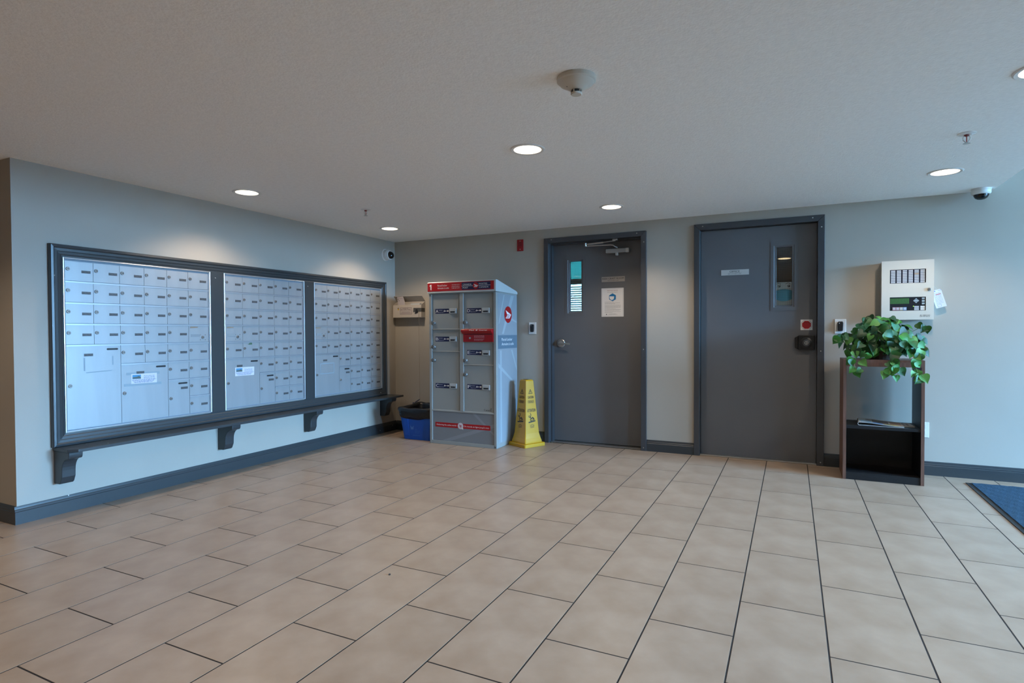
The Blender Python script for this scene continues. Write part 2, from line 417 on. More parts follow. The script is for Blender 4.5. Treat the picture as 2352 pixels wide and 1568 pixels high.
# baseboards
BP = [(0,0),(0,.014),(.072,.014),(.076,.011),(.084,.011),(.090,.008),(.098,.0065),(.106,.004),(.106,0)]   # (height, out)
def base_back(name, a0, a1, lab):
    g = G(FB(0)); g.extr([(p,q) for p,q in BP], a0, a1, 'a'); return struct(name, g, TRIM, lab)
base_back('baseboard_back_left', .0145, D1[0]-.001, 'dark grey baseboard behind bin and locker')
base_back('baseboard_back_middle', D1[1]+.001, D2[0]-.001, 'dark grey baseboard between the two doors')
base_back('baseboard_back_right', D2[1]+.001, XR, 'dark grey baseboard right of the office door')
g = G(FL(0)); g.extr([(p,q) for p,q in BP], -3.647, -.0, 'a'); struct('baseboard_left', g, TRIMW, 'dark grey baseboard below the mailboxes')
g = G(FB(-3.633)); g.extr([(p,q) for p,q in BP], -4.0, 0, 'a'); struct('baseboard_left_return', g, TRIM, 'dark grey baseboard at the left edge')

# ------------------------------------------------------------------ doors
WIREGL = glass('wired_glass', (.95,.98,.97), .10)
WIREM = mat('wire', '5a6062', .5, metal=.3)
def screws(fr, pts, m, par, r=.005):
    for a, b in pts: build('screw', G(fr).lathe([(r,0),(r,.002),(r*.6,.003)], a, b, n=10, cap0=False), m, par)
def door(name, fx, leafy, ox, stop, lite, label):
    x0, x1, zt = fx
    d = thing(name, label, None, ((x0+x1)/2, 0, 0), kind='structure')
    i0, i1, it = ox                                        # clear opening
    fr = FB(0)
    # frame: three members with mitred heads
    fw0, fw1, ft = i0-x0, x1-i1, zt-it
    g = G(fr); g.prism([(x0,0),(i0,0),(i0,it),(x0,zt)], -wt, .02); build('door_jamb', g, FRAMEM, d, bevel=.003)
    g = G(fr); g.prism([(i1,0),(x1,0),(x1,zt),(i1,it)], -wt, .02); build('door_jamb', g, FRAMEM, d, bevel=.003)
    g = G(fr); g.prism([(x0,zt),(i0,it),(i1,it),(x1,zt)], -wt, .02); build('door_head', g, FRAMEM, d, bevel=.003)
    if stop:
        g = G(fr); s0, s1 = stop
        g.box(i0, i0+.012, 0, it, -s1, -s0); g.box(i1-.012, i1, 0, it, -s1, -s0); g.box(i0+.012, i1-.012, it-.012, it, -s1, -s0)
        build('door_stop', g, FRAMEM, d)
    # leaf with an opening for the lite
    lf = FB(leafy); l0, l1, lt = i0+.003, i1-.003, it-.004
    a0, a1, b0, b1 = lite
    g = G(lf); z0 = .012
    for q in ((l0,a0,z0,lt),(a1,l1,z0,lt),(a0,a1,z0,b0),(a0,a1,b1,lt)): g.box(*q, -.044, 0)
    leaf = build('leaf', g, DOORM, d)
    g = G(lf); o = .042
    g.mitre(a0-o, a1+o, b0-o, b1+o, [(0,.0002),(0,.0035),(.026,.0045),(o+.003,-.0145),(o+.003,-.0150),(o-.012,-.0150),(o-.012,.0002)])
    lk = build('lite_frame', g, DOORM, d)
    build('pane', G(lf).box(a0, a1, b0, b1, -.024, -.018), WIREGL, lk)
    g = G(lf); n = int((a1-a0)/.0155)
    for k in range(n+1): x = a0 + (a1-a0)*(k+.5)/(n+1); g.box(x-.00045, x+.00045, b0, b1, -.0175, -.0165)
    n = int((b1-b0)/.0155)
    for k in range(n+1): z = b0 + (b1-b0)*(k+.5)/(n+1); g.box(a0, a1, z-.00045, z+.00045, -.0165, -.0155)
    build('wire_mesh', g, WIREM, lk, recalc=False, kind='stuff')
    return d, lf
d1, F1 = door('door_1', D1, .11, (1.907, 2.836, 2.006), (.045, .1095), (2.083, 2.212, 1.319, 1.826), 'grey door with closer and narrow wired glass, behind the yellow cone')
d2, F2 = door('door_2', D2, .045, (3.364, 4.297, 2.020), None, (3.983, 4.110, 1.334, 1.834), 'grey office door with guard plate lock and wired glass')
screws(FB(-.02), [(1.94,2.036),(2.80,2.036),(2.865,1.95),(2.862,.95),(2.862,.03)], STEEL, d1)
screws(FB(-.02), [(3.39,2.05),(4.26,2.05),(4.325,1.97),(4.323,.95),(4.325,.03)], STEEL, d2)
# thresholds
build('threshold', G(FB(0)).box(1.909, 2.834, .0005, .006, -.15, -.02), STEEL, d1, bevel=.002)
build('threshold', G(FB(0)).box(3.366, 4.295, .0005, .012, -.12, .005), STEEL, d2, bevel=.002)
# closer on the craft room door
g = G(F1); g.box(2.476, 2.672, 1.878, 1.918, .001, .052); cb = build('closer_body', g, mat('closer_silver', '9a9a98', .4, metal=.6), d1, bevel=.004)
build('closer_cap', G(F1).box(2.672, 2.705, 1.876, 1.918, .001, .056), STEEL, cb, bevel=.003)
build('closer_pinion', G(lambda a,b,c: (a, .11-.03-c*0-b, c)).lathe([(.014,1.853),(.017,1.866),(.017,1.878)], 2.582, 0, n=16), STEEL, cb, smooth=False)
ca = build('closer_arm', G().tube([(2.588,.075,1.918),(2.588,.06,1.93),(2.575,.045,1.934),(2.555,.04,1.950),(2.53,.038,1.954),(2.28,.035,1.958)], .006, 8), STEEL, d1)
build('closer_link', G().tube([(2.28,.035,1.956),(2.28,.035,1.984)], .011, 12), STEEL, ca)
build('closer_rod', G().tube([(2.28,.036,1.974),(2.46,.030,1.982),(2.461,.030,1.982),(2.58,.026,1.990)], [.010,.010,.005,.005], 10), STEEL, ca)
build('closer_shoe', G().box(2.555, 2.605, .012, .05, 1.990, 2.0055), STEEL, ca, bevel=.003)
# lever handle
g = G(F1); g.lathe([(.044,.0),(.044,.006),(.038,.011),(.020,.012),(.017,.045),(.012,.05)], 1.992, 1.001, n=28, cap0=False)
hd = build('lever_rose', g, STEEL, d1, smooth=False)
build('lever', G(lambda a,b,c: (a, .11-c, b)).tube([(1.985,1.001,.052),(2.02,1.0,.055),(2.07,.998,.058),(2.108,.996,.058)], [.012,.010,.009,.008], 10), STEEL, hd)
build('keyway', G(F1).lathe([(.008,.012),(.008,.0525)], 1.992, 1.001, n=14, cap0=False), LOCKM, hd)
# guard plate lock on the office door
g = G(F2); g.prism([(4.158,.957),(4.281,.957),(4.281,1.080),(4.158,1.080)], .0005, .03); lp = build('lock_guard', g, BLACK, d2, bevel=.004)
g = G(F2); g.prism([(4.132,.975),(4.1575,.96),(4.1575,1.077),(4.132,1.062)], .0005, .022); build('guard_wing', g, BLACK, lp, bevel=.004)
build('lock_collar', G(F2).lathe([(.046,.030),(.046,.036),(.032,.042),(.029,.042)], 4.217, 1.017, cap0=False), mat('dark_steel', '2c2d2f', .4, metal=.5), lp)
build('lock_cylinder', G(F2).lathe([(.0285,.042),(.0285,.049),(.019,.052)], 4.217, 1.017, cap0=False), mat('mid_steel', '55575a', .35, metal=.6), lp)
g = G(F2); g.ring(4.217, 1.017, .010, .015, .0525); g.rect(4.214, 4.220, 1.006, 1.026, .0526); build('lock_key_face', g, STEEL, lp, recalc=False)
screws(lambda a,b,c: (a, .045-.03-c, b), [(4.172,.972),(4.266,.972),(4.172,1.066),(4.266,1.066)], BLACK, lp, r=.008)
# door signs (stuck on, so things of their own)
SIGNM = mat('sign_plate', 'a09a93', .4, metal=.1); SIGNW = mat('sign_white', 'b7b5b0', .45)
def sign_plate(name, fr, a0, a1, b0, b1, m, label):
    return tag(build(name, G(fr).box(a0, a1, b0, b1, .0006, .003), m), label, 'sign')
s = sign_plate('door_sign', F1, 2.421, 2.652, 1.6035, 1.6535, SIGNM, 'grey plate reading KIDS CRAFT ROOM on the grey door')
g = G(F1); txt(g, 'KIDS CRAFT ROOM', 2.5365, 1.627, .017, .214, 'C', .02, .0034); txt(g, 'FIRE DOOR KEEP CLOSED', 2.5365, 1.612, .006, .110, 'C', .01, .0034)
build('lettering', g, INK, s, recalc=False)
s = sign_plate('door_sign', F2, 3.540, 3.769, 1.6115, 1.659, SIGNW, 'white plate reading OFFICE on the right grey door')
g = G(F2); txt(g, 'OFFICE', 3.652, 1.634, .0175, .083, 'C', .01, .0034); g.rect(3.595, 3.712, 1.6295, 1.6305, .0034); txt(g, 'FIRE DOOR KEEP CLOSED', 3.652, 1.6185, .0055, .108, 'C', .01, .0034)
build('lettering', g, INK, s, recalc=False)
# mask notice on craft room door
n = tag(build('paper_notice', G(F1).box(2.419, 2.640, 1.263, 1.542, .0006, .0014), PAPER), 'white paper notice with blue mask emblem taped on grey door', 'notice')
g = G(F1); c = .0018; cx = 2.53
g.mitre(2.426, 2.633, 1.270, 1.535, [(0,c),(.0014,c),(.0014,c+.0001),(0,c+.0001)])
build('border_line', g, mat('grey_ink', '9a9a9e', .7), n, recalc=False)
g = G(F1); txt(g, 'IMPORTANT NOTICE', cx, 1.514, .008, .105, 'C', .01, c); build('heading', g, mat('red_ink', '8a2f3a', .7), n, recalc=False)
g = G(F1); txt(g, 'RE: Face Masks Required', cx, 1.4985, .0065, .098, 'C', .005, c)
rr = random.Random(3)
for b, e in [(1.407,2.54),(1.396,2.604),(1.388,2.555)]: scribble(g, 2.452, e, b, .0035, c, 0, rr)
for k in range(5): scribble(g, 2.452, 2.612 - (.05 if k == 4 else 0), 1.3745 - k*.0082, .0032, c, 0, rr)
for b, e in [(1.331,2.612),(1.323,2.60),(1.311,2.612),(1.303,2.53),(1.289,2.565),(1.283,2.58)]: scribble(g, 2.452 if b > 1.295 else 2.49, e, b, .0032, c, 0, rr)
g.disc(2.469, 1.2855, .006, c, 12)
build('print', g, mat('soft_ink', '6a6a70', .7), n, recalc=False)
g = G(F1); R_ = .039; yc = 1.452
g.flat([(cx+R_*math.sin(PI/3*k), yc+R_*math.cos(PI/3*k)) for k in range(6)][::-1], c); em = build('mask_emblem', g, mat('emblem_blue', '1170ab', .6), n, recalc=False)
g = G(F1); g.flat([(cx-.030,yc+.010),(cx-.027,yc-.014),(cx-.012,yc-.026),(cx+.004,yc-.024),(cx+.014,yc-.012),(cx+.016,yc+.009)], c+.0004); build('mask_shape', g, PAPER, em, recalc=False)
for (a, b) in [(2.428,1.549),(2.624,1.552),(2.416,1.255),(2.628,1.256)]:
    pass
# stop sticker
s = tag(build('stop_sticker', G(F2).box(4.174, 4.264, 1.124, 1.212, .0006, .0012), PAPER), 'white square sticker with red octagon above the door lock', 'sticker')
def octa(r): return [(4.219+r*math.cos(PI/8+PI/4*k), 1.168+r*math.sin(PI/8+PI/4*k)) for k in range(8)]
build('octagon_line', G(F2).flat(octa(.0435), .0015), INK, s, recalc=False)
build('octagon_gap', G(F2).flat(octa(.0415), .0018), PAPER, s, recalc=False)
build('octagon', G(F2).flat(octa(.036), .0021), REDD, s, recalc=False)
g = G(F2); rr = random.Random(5)
g.rect(4.199, 4.239, 1.185, 1.190, .0024)
for k in range(4): scribble(g, 4.196+.003*k, 4.242-.003*k, 1.175-k*.009, .004, .0024, 0, rr)
build('print', g, mat('dark_red_ink', '5e0b12', .7), s, recalc=False)
# masked face sheet behind the office door glass
FM = FB(.045+.047)
s = tag(build('masked_face_poster', G(FM).box(3.978, 4.113, 1.330, 1.536, 0, .001), mat('poster_paper', 'f2f4f6', .8)), 'white sheet with drawn eyes and blue medical mask behind the office door glass', 'poster')
for ex, sgn in ((4.009,1),(4.083,-1)):
    g = G(FM); g.ring(ex, 1.503, .007, .0105, .0014, 20); g.disc(ex+.002, 1.501, .0045, .0014, 14)
    g.stroke([(ex-.024+.004*k, 1.519+.009*math.sin(PI*k/9)) for k in range(10)], .003, .0014)
    build('drawn_eye', g, INK, s, recalc=False)
g = G(FM); nx, nz = 18, 14
vs_, fs_ = [], []
for j in range(nz+1):
    for i in range(nx+1):
        u, v = i/nx*2-1, j/nz
        top, bot = 1.462+.012*(1-u*u), 1.392-.020*(1-u*u)
        vs_.append((4.0455+u*.066, bot+(top-bot)*v, .002+.016*(1-u*u)+.003*((j % 4)/4)))
for j in range(nz):
    for i in range(nx): k = j*(nx+1)+i; fs_.append((k,k+1,k+nx+2,k+nx+1))
g.add(vs_, fs_); build('medical_mask', g, mat('mask_blue', '62bce0', .8), s, smooth=True, recalc=False)
# blind and daylight-coloured sheet in the craft room window
wb = thing('window_blind', 'pale slatted blind hanging in the room seen through the door glass', 'blind', (1.15, 2.93, .9))
SLAT = translucent('slat', 'd9d2c0', .35)
g = G(); g.add([(-.6,-.012,-.010),(.6,-.012,-.010),(.6,.012,.010),(-.6,.012,.010),(-.6,-.012,-.0085),(.6,-.012,-.0085),(.6,.012,.0115),(-.6,.012,.0115)], [(3,2,1,0),(4,5,6,7),(0,1,5,4),(1,2,6,5),(2,3,7,6),(3,0,4,7)])
sl = mesh_of(g, Vector((0,0,0))); sl.materials.append(SLAT); sl.name = 'slat'
for k in range(27): inst('slat', sl, (1.15, 2.93, .92+k*.0335), wb)
build('headrail', G().box(.55, 1.75, 2.905, 2.955, 1.83, 1.885), mat('headrail_tan', 'b9b09a', .6), wb)
build('head_strip', G().box(.55, 1.75, 2.905, 2.95, 1.888, 1.915), mat('headrail_cream', 'd8d2bd', .6), wb)
sh = tag(build('daylight_sheet', G().box(.55, 1.75, 2.955, 2.958, 1.92, 2.21), translucent('daylight_teal', '8cd2c6', .6)), 'added teal translucent sheet standing in for cyan daylight above the slatted blind', 'shade')  # added sheet; its teal stands in for cyan daylight in the window
build('sheet_tube', G().tube([(.55,2.957,2.215),(1.75,2.957,2.215)], .02, 12), WHITE, sh)

# ------------------------------------------------------------------ mailboxes
sur = thing('mailbox_surround', 'dark grey moulded wooden frame around the three mailbox panels', 'frame', (0, -1.82, .42))
MP = [(0,0),(0,.026),(.004,.032),(.016,.034),(.022,.030),(.024,.026),(.040,.025),(.044,.020),(.060,.017),(.066,.013),(.074,.012),(.074,0)]
YA, YB, ZA, ZB = -3.453, -.190, .4205, 1.676
for ch, nm in (('B','bottom_rail'),('R','end_stile'),('T','top_rail'),('L','end_stile')):
    build(nm, G(FL(0)).mitre(YA, YB, ZA, ZB, MP, ch), TRIMW if ch in 'BL' else TRIM, sur)
for a0, a1 in ((-2.360,-2.242),(-1.391,-1.271)):
    build('mullion', G(FL(0)).box(a0, a1, ZA+.0745, ZB-.0745, .0, .016), TRIMW, sur, bevel=.002)
PANELS = [  # y0, y1, columns, door area y0, y1
    (-3.378, -2.361, 6, -3.368, -2.381), (-2.241, -1.392, 5, -2.231, -1.414), (-1.270, -.265, 6, -1.260, -.285)]
Z1, Z0 = 1.589, .514; RH = (Z1-Z0)/8
LAYOUT = [
    [(2*0, 4, 2, 4, 'big'), (2, 5, 2, 3, 'big'), (4, 6, 1, 2, 'tall')],
    [(0, 5, 2, 3, 'big'), (2, 6, 1, 2, 'tall')],
    [(0, 5, 2, 3, 'big'), (2, 6, 1, 2, 'tall')]]
SPECIAL = [(5, 3), (0, 3), (0, 3)]
PNAMES = ['silver mailbox panel at the left end, nearest the viewer', 'silver mailbox panel in the middle of the three', 'silver mailbox panel at the right end, nearest the room corner']
def local(fn):
    g = G(FL(0)); fn(g); return g
_c = {}
def shared_mesh(key, m, fn):
    if key not in _c:
        g = local(fn); me = mesh_of(g, Vector((0,0,0))); me.materials.append(m); me.name = key[0]
        bm = bmesh.new(); bm.from_mesh(me); bmesh.ops.recalc_face_normals(bm, faces=bm.faces); bm.to_mesh(me); bm.free()
        _c[key] = me
    return _c[key]
def pill(g, w, h, c0, c1):
    r = h/2; pts = [(-w/2+r+r*math.cos(t), r*math.sin(t)) for t in [PI/2+PI*k/6 for k in range(7)]] + [(w/2-r+r*math.cos(t), r*math.sin(t)) for t in [-PI/2+PI*k/6 for k in range(7)]]
    g.prism(pts, c0, c1)
CH = .0125                                          # face of the doors above the wall
mb = []
for pi, (p0, p1, nc, q0, q1) in enumerate(PANELS):
    pn = thing('mailbox_bank', PNAMES[pi], 'mailboxes', (0, (p0+p1)/2, .5), 'mailbox banks'); mb.append(pn)
    cw = (q1-q0)/nc
    g = G(FL(0)); g.box(p0, p1, .5005, 1.6005, .0005, .004); build('back_plate', g, mat('back_plate_grey', '87919a', .6) if pi == 0 else bpy.data.materials['back_plate_grey'], pn)  # even grey plate that shows in the seams between the doors
    g = G(FL(0)); g.mitre(p0, p1, .5005, 1.6005, [(0,.004),(0,.017),(.004,.018),(.008,.017),(.009,.004)]); build('panel_frame', g, ALUE, pn)
    g = G(FL(0)); g.box(q1+.004, q1+.010, Z0, Z1, .004, .012); build('hinge_channel', g, ALUE, pn)
    used = {}
    cells = []
    for (c, r, wc, hr, kd) in LAYOUT[pi]:
        cells.append((c, r, wc, hr, kd))
        for a in range(c, c+wc):
            for b in range(r, r+hr): used[(a, b)] = 1
    for r in range(8):
        for c in range(nc):
            if (c, r) not in used: cells.append((c, r, 1, 1, 'spare' if (c, r) == SPECIAL[pi] else 'small'))
    for (c, r, wc, hr, kd) in cells:
        w_, h_ = cw*wc - .0022, RH*hr - .0115
        a, b = q0+cw*(c+wc/2), Z1-RH*(r+hr/2)-.004
        me = shared_mesh(('door', round(w_,4), round(h_,4)), ALU, lambda g: g.box(-w_/2, w_/2, -h_/2, h_/2, -.006, 0))
        dr = inst('door', me, (CH, a, b), pn)
        # ledge under every row
        me = shared_mesh(('ledge', round(w_,4)), ALUE, lambda g: g.prism([(-w_/2-.0011,-.0055),(w_/2+.0011,-.0055),(w_/2+.0011,.0035),(-w_/2-.0011,.0035)], -.008, .0035))
        if r+hr < 8: inst('ledge', me, (CH, a, b-h_/2-.0065), pn)
        lk = shared_mesh(('lock',), LOCKM, lambda g: g.lathe([(.0118,0),(.0118,.004),(.0105,.0055),(.006,.0055),(.006,.0035)], 0, 0, n=16, cap0=False))
        ks = shared_mesh(('keyhole',), BLACK, lambda g: g.box(-.004, .004, -.0012, .0012, .0035, .0060))
        pl = shared_mesh(('name_plate',), PLATE, lambda g: g.box(-.0265, .0265, -.0085, .0085, 0, .0015))
        sm = shared_mesh(('slot',), BLACK, lambda g: pill(g, .072, .0125, 0, .001))
        if kd == 'small':
            la = (CH, a-w_/2+.0165, b+.012); pp = (CH, a+w_/2-.041, b-.001)
        elif kd == 'tall': la = (CH, a-w_/2+.018, b-.002); pp = (CH, a+w_/2-.040, b+h_/2-.060)
        elif kd == 'big': la = (CH, a-w_/2+.020, b+.01*(hr-3)+.002); pp = (CH, a-w_/2+.128, b+h_/2-.058)
        if kd == 'spare':
            la = (CH, a+w_/2-.048, b-.026)
            g = G(FL(CH)); g.box(a-w_/2+.016, a-w_/2+.090, b-.022, b-.002, 0, .0012); build('name_plate', g, mat('blank_plate', '8b959a', .5) if 'blank_plate' not in bpy.data.materials else bpy.data.materials['blank_plate'], dr)
            g = G(FL(CH)); g.prism([(a-w_/2+.010,b+h_/2-.018),(a-w_/2+.075,b+h_/2-.014),(a-w_/2+.072,b+h_/2-.006),(a-w_/2+.012,b+h_/2-.005)], .0002, .0012); build('tape_scrap', g, mat('masking_tape', '8f8270', .8) if 'masking_tape' not in bpy.data.materials else bpy.data.materials['masking_tape'], dr)
            for sx, sy in ((-1,-1),(1,-1),(-1,1),(1,1)):
                inst('screw', shared_mesh(('screw',), LOCKM, lambda g: g.lathe([(.0035,0),(.0035,.002)], 0, 0, n=8, cap0=False)), (CH, la[1]+.021*sx, la[2]+.019*sy), dr)
        o = inst('lock', lk, la, dr)
        inst('keyhole', ks, la, dr)
        if kd != 'spare':
            inst('name_plate', pl, pp, dr)
        if kd in ('big', 'tall'): inst('slot', sm, (CH, a+w_/2-(.052 if kd == 'big' else .051), b+h_/2-.024), dr)
    # bottom ledge and tape marks
    if pi in (0, 2):
        wc, hr = 2, (4 if pi == 0 else 3); r = 8-hr
        x0 = q0+.105 if pi == 0 else q0+.108; zt = Z1-RH*r-.085
        TP = bpy.data.materials.get('tape_mark') or mat('tape_mark', '8c9da6' , .55)
        if pi == 0:
            g = G(FL(CH)); g.rect(x0-.006, x0+.004, zt-.085, zt+.0, .0004); g.rect(x0+.168, x0+.176, zt-.055, zt+.005, .0004); g.flat([(x0+.008,zt-.100),(x0+.165,zt-.094),(x0+.165,zt-.089),(x0+.008,zt-.094)], .0004)
        else:
            g = G(FL(CH)); g.mitre(x0-.045, x0+.145, zt-.115, zt-.01, [(0,.0003),(.007,.0003),(.007,.0006),(0,.0006)])
        build('tape_mark', g, TP, pn, recalc=False)
# green scrap sticker on the middle panel
p0, p1, nc, q0, q1 = PANELS[1]; cw = (q1-q0)/nc
g = G(FL(CH)); a, b = q0+cw*1.45, Z1-RH*4-.022
g.prism([(a-.030,b-.006),(a-.014,b-.001),(a-.012,b+.006),(a+.006,b+.010),(a+.016,b+.006),(a+.018,b-.006),(a-.006,b-.008)], .0003, .001)
tag(build('leaf_sticker', g, mat('sticker_green', '4d6b52', .8)), 'torn green sticker on a small middle panel door', 'sticker')
# taped paper slips with a photo
def slip(a0, a1, b0, b1, tilt, lab, tapes):
    ca, sa = math.cos(tilt), math.sin(tilt); ac, bc = (a0+a1)/2, (b0+b1)/2
    fr = lambda a,b,c: FL(CH)(ac+(a-ac)*ca-(b-bc)*sa, bc+(a-ac)*sa+(b-bc)*ca, c)
    o = tag(build('paper_slip', G(fr).box(a0, a1, b0, b1, .0008, .0013), mat('slip_paper','d2d4da',.75) if 'slip_paper' not in bpy.data.materials else bpy.data.materials['slip_paper']), lab, 'notice')
    W_, H_ = a1-a0, b1-b0; c = .0016
    g = G(fr); g.rect(a0+.05*W_, a0+.37*W_, b0+.48*H_, b1-.1*H_, c)
    ph = build('photo_sky', g, mat('photo_blue', '4a8fb8', .7) if 'photo_blue' not in bpy.data.materials else bpy.data.materials['photo_blue'], o, recalc=False)
    g = G(fr); g.flat([(a0+.05*W_,b0+.52*H_),(a0+.37*W_,b0+.5*H_),(a0+.36*W_,b0+.66*H_),(a0+.29*W_,b0+.78*H_),(a0+.22*W_,b0+.70*H_),(a0+.05*W_,b0+.66*H_)], c+.0002)
    build('photo_hill', g, mat('photo_dark', '56635f', .7) if 'photo_dark' not in bpy.data.materials else bpy.data.materials['photo_dark'], o, recalc=False)
    g = G(fr); rr = random.Random(9)
    for k in range(4): scribble(g, a0+.48*W_, a0+.92*W_, b1-(.24+.1*k)*H_, .0038, c, 0, rr)
    for k in range(4): scribble(g, a0+(.03+.03*k)*W_, a0+(.97-.05*k)*W_, b0+(.36-.09*k)*H_, .0046, c, 0, rr)
    build('print', g, mat('slip_ink', '5d6f9c', .7) if 'slip_ink' not in bpy.data.materials else bpy.data.materials['slip_ink'], o, recalc=False)
    if tapes:
        TM = mat('clear_tape', '8e9fa8', .5)
        for (u0,u1,v0,v1) in tapes: build('tape_strip', G(fr).box(u0, u1, v0, v1, .0003, .0007), TM, o)
    return o
p0, p1, nc, q0, q1 = PANELS[0]; cw = (q1-q0)/nc
x = q0+cw*2; z = Z1-RH*5
slip(x+.065, x+.245, z-.145, z-.077, -.01, 'taped paper slip with photo on the left mailbox panel', [(x+.035,x+.265,z-.084,z-.066),(x+.018,x+.278,z-.160,z-.142)])
p0, p1, nc, q0, q1 = PANELS[1]
slip(q0+.085, q0+.270, Z1-RH*5-.150, Z1-RH*5-.080, -.005, 'paper slip with photo stuck on the middle mailbox panel', None)

# ------------------------------------------------------------------ ledge shelf on brackets
sh = thing('ledge_shelf', 'dark grey wooden ledge on four brackets below the mailboxes', 'shelf', (0, -1.8, .40))
XF = .205
g = G(); g.prism([(.0005,-3.445),(XF-.04,-3.445),(XF,-3.405),(XF,-.13),(.0005,-.13)], .400, .4200); build('board', g, TRIMW, sh, bevel=.003)
bp = [(0,.3995),(.168,.3995),(.168,.383)]
bp += [(.168-.014*(1-math.cos(t)), .383-.026*math.sin(t)) for t in [PI/2*k/4 for k in range(1,5)]]
bp += [(.154-.066*math.sin(PI/2*k/6), .357-.075*(1-math.cos(PI/2*k/6))) for k in range(1,7)]
bp += [(.086,.240),(.070,.205),(.060,.196),(0,.196)]
for yb in (-3.440,-2.302,-1.402,-.290):
    g = G(lambda a,b,c: (a+.0005, c, b)); g.prism(bp[::-1], yb, yb+.078); build('bracket', g, TRIM, sh, bevel=.004)

# ------------------------------------------------------------------ parcel locker
LX0, LX1, LY, LB = .815, 1.574, -.520, -.052
lo = thing('parcel_locker', 'grey parcel locker with red header and lettered compartments', 'locker', ((LX0+LX1)/2, (LY+LB)/2, 0))
g = G(); g.box(LX0, LX1, LY+.016, LB, .0005, 1.503); build('body', g, LGREY, lo, bevel=.004)
FK = FB(LY)
# corner posts and front grid
g = G(FK); g.prism([(LX0,.0005),(.845,.0005),(.845,1.503),(LX0,1.503)], -.0155, .0); build('front_stile', g, LGREY, lo, bevel=.003)
g = G(FK); g.box(1.545, LX1+.0015, .0005, 1.503, -.0155, .0); build('front_stile', g, LGREY, lo, bevel=.005)
g = G(FK); g.box(1.170, 1.212, .340, 1.503, -.0155, .0); build('centre_stile', g, LGREY, lo, bevel=.003)
for (a0,a1,b0,b1) in [(.8455,1.5445,.327,.3395),(.8455,1.5445,.0005,.034),(.8455,1.1695,1.496,1.503),(1.2125,1.5445,1.496,1.503)]:
    build('front_rail', G(FK).box(a0,a1,b0,b1,-.0155,0), LGREY, lo, bevel=.002)
# cap, sloping back
g = G(lambda a,b,c: (c, a, b)); g.prism([(LY-.012,1.506),(LB+.002,1.500),(LB+.002,1.522),(LB-.03,1.535),(LY+.02,1.619),(LY-.006,1.619),(LY-.012,1.612)][::-1], LX0-.012, LX1+.006)
build('cap', g, mat('cap_pale', 'b3b8b6', .38), lo, bevel=.004)
FH = FB(LY-.0125)
hs = build('header_strip', G(FH).box(.808, 1.560, 1.525, 1.609, 0, .001), RED, lo)
g = G(FH); c = .0014
g.flat([(.842,1.540),(.854,1.540),(.854,1.594),(.844,1.594),(.830,1.583),(.834,1.575),(.842,1.580)], c); txt(g, 'Parcel locker', .926, 1.573, .017, .112, 'L', .008, c); txt(g, 'Armoire à colis', .926, 1.547, .017, .132, 'L', .008, c)
for k, t in enumerate(('canadapost.ca','postescanada.ca','1 800 267-1177')): txt(g, t, 1.092, 1.581-k*.017, .0085, .088, 'L', .004, c)
build('lettering', g, PRINTW, hs, recalc=False)
nb = build('name_panel', G(FH).rect(1.205, 1.523, 1.532, 1.602, c), NAVY, lo, recalc=False)
g = G(FH); c2 = .0018
txt(g, 'CANADA', 1.217, 1.575, .0145, .098, 'L', .004, c2); txt(g, 'POST', 1.217, 1.543, .0145, .060, 'L', .004, c2)
txt(g, 'POSTES', 1.398, 1.576, .0145, .090, 'L', .004, c2); txt(g, 'CANADA', 1.398, 1.544, .0145, .104, 'L', .004, c2)
g.rect(1.205, 1.330, 1.5655, 1.5685, c2); g.rect(1.392, 1.523, 1.5665, 1.5695, c2)
build('lettering', g, PRINTW, nb, recalc=False)
def emblem(fr, a, b, r, c, par, nm='round_emblem'):
    e = build(nm, G(fr).disc(a, b, r, c, 40), RED, par, recalc=False)
    g = G(fr); P = lambda q: [(a+x*r, b+y*r) for x, y in q]; d = c+.0004
    g.flat(P([(-.67,.51),(.82,0),(.36,-.46),(.2,-.46),(.5,-.02),(-.3,.02)][::-1]), d)
    g.flat(P([(-.28,-.06),(-.33,-.14),(.38,-.14),(.42,-.06)]), d); g.flat(P([(-.42,-.2),(-.47,-.28),(.3,-.28),(.34,-.2)]), d); g.flat(P([(-.6,-.36),(-.67,-.46),(.2,-.46),(.26,-.36)]), d)
    build('wing_mark', g, PRINTW, e, recalc=False)
emblem(FH, 1.361, 1.5675, .031, .0019, lo)
FD = FB(LY+.0145)                                    # recessed door faces
CHUTE = mat('chute_grey', 'a5a8a7', .35)
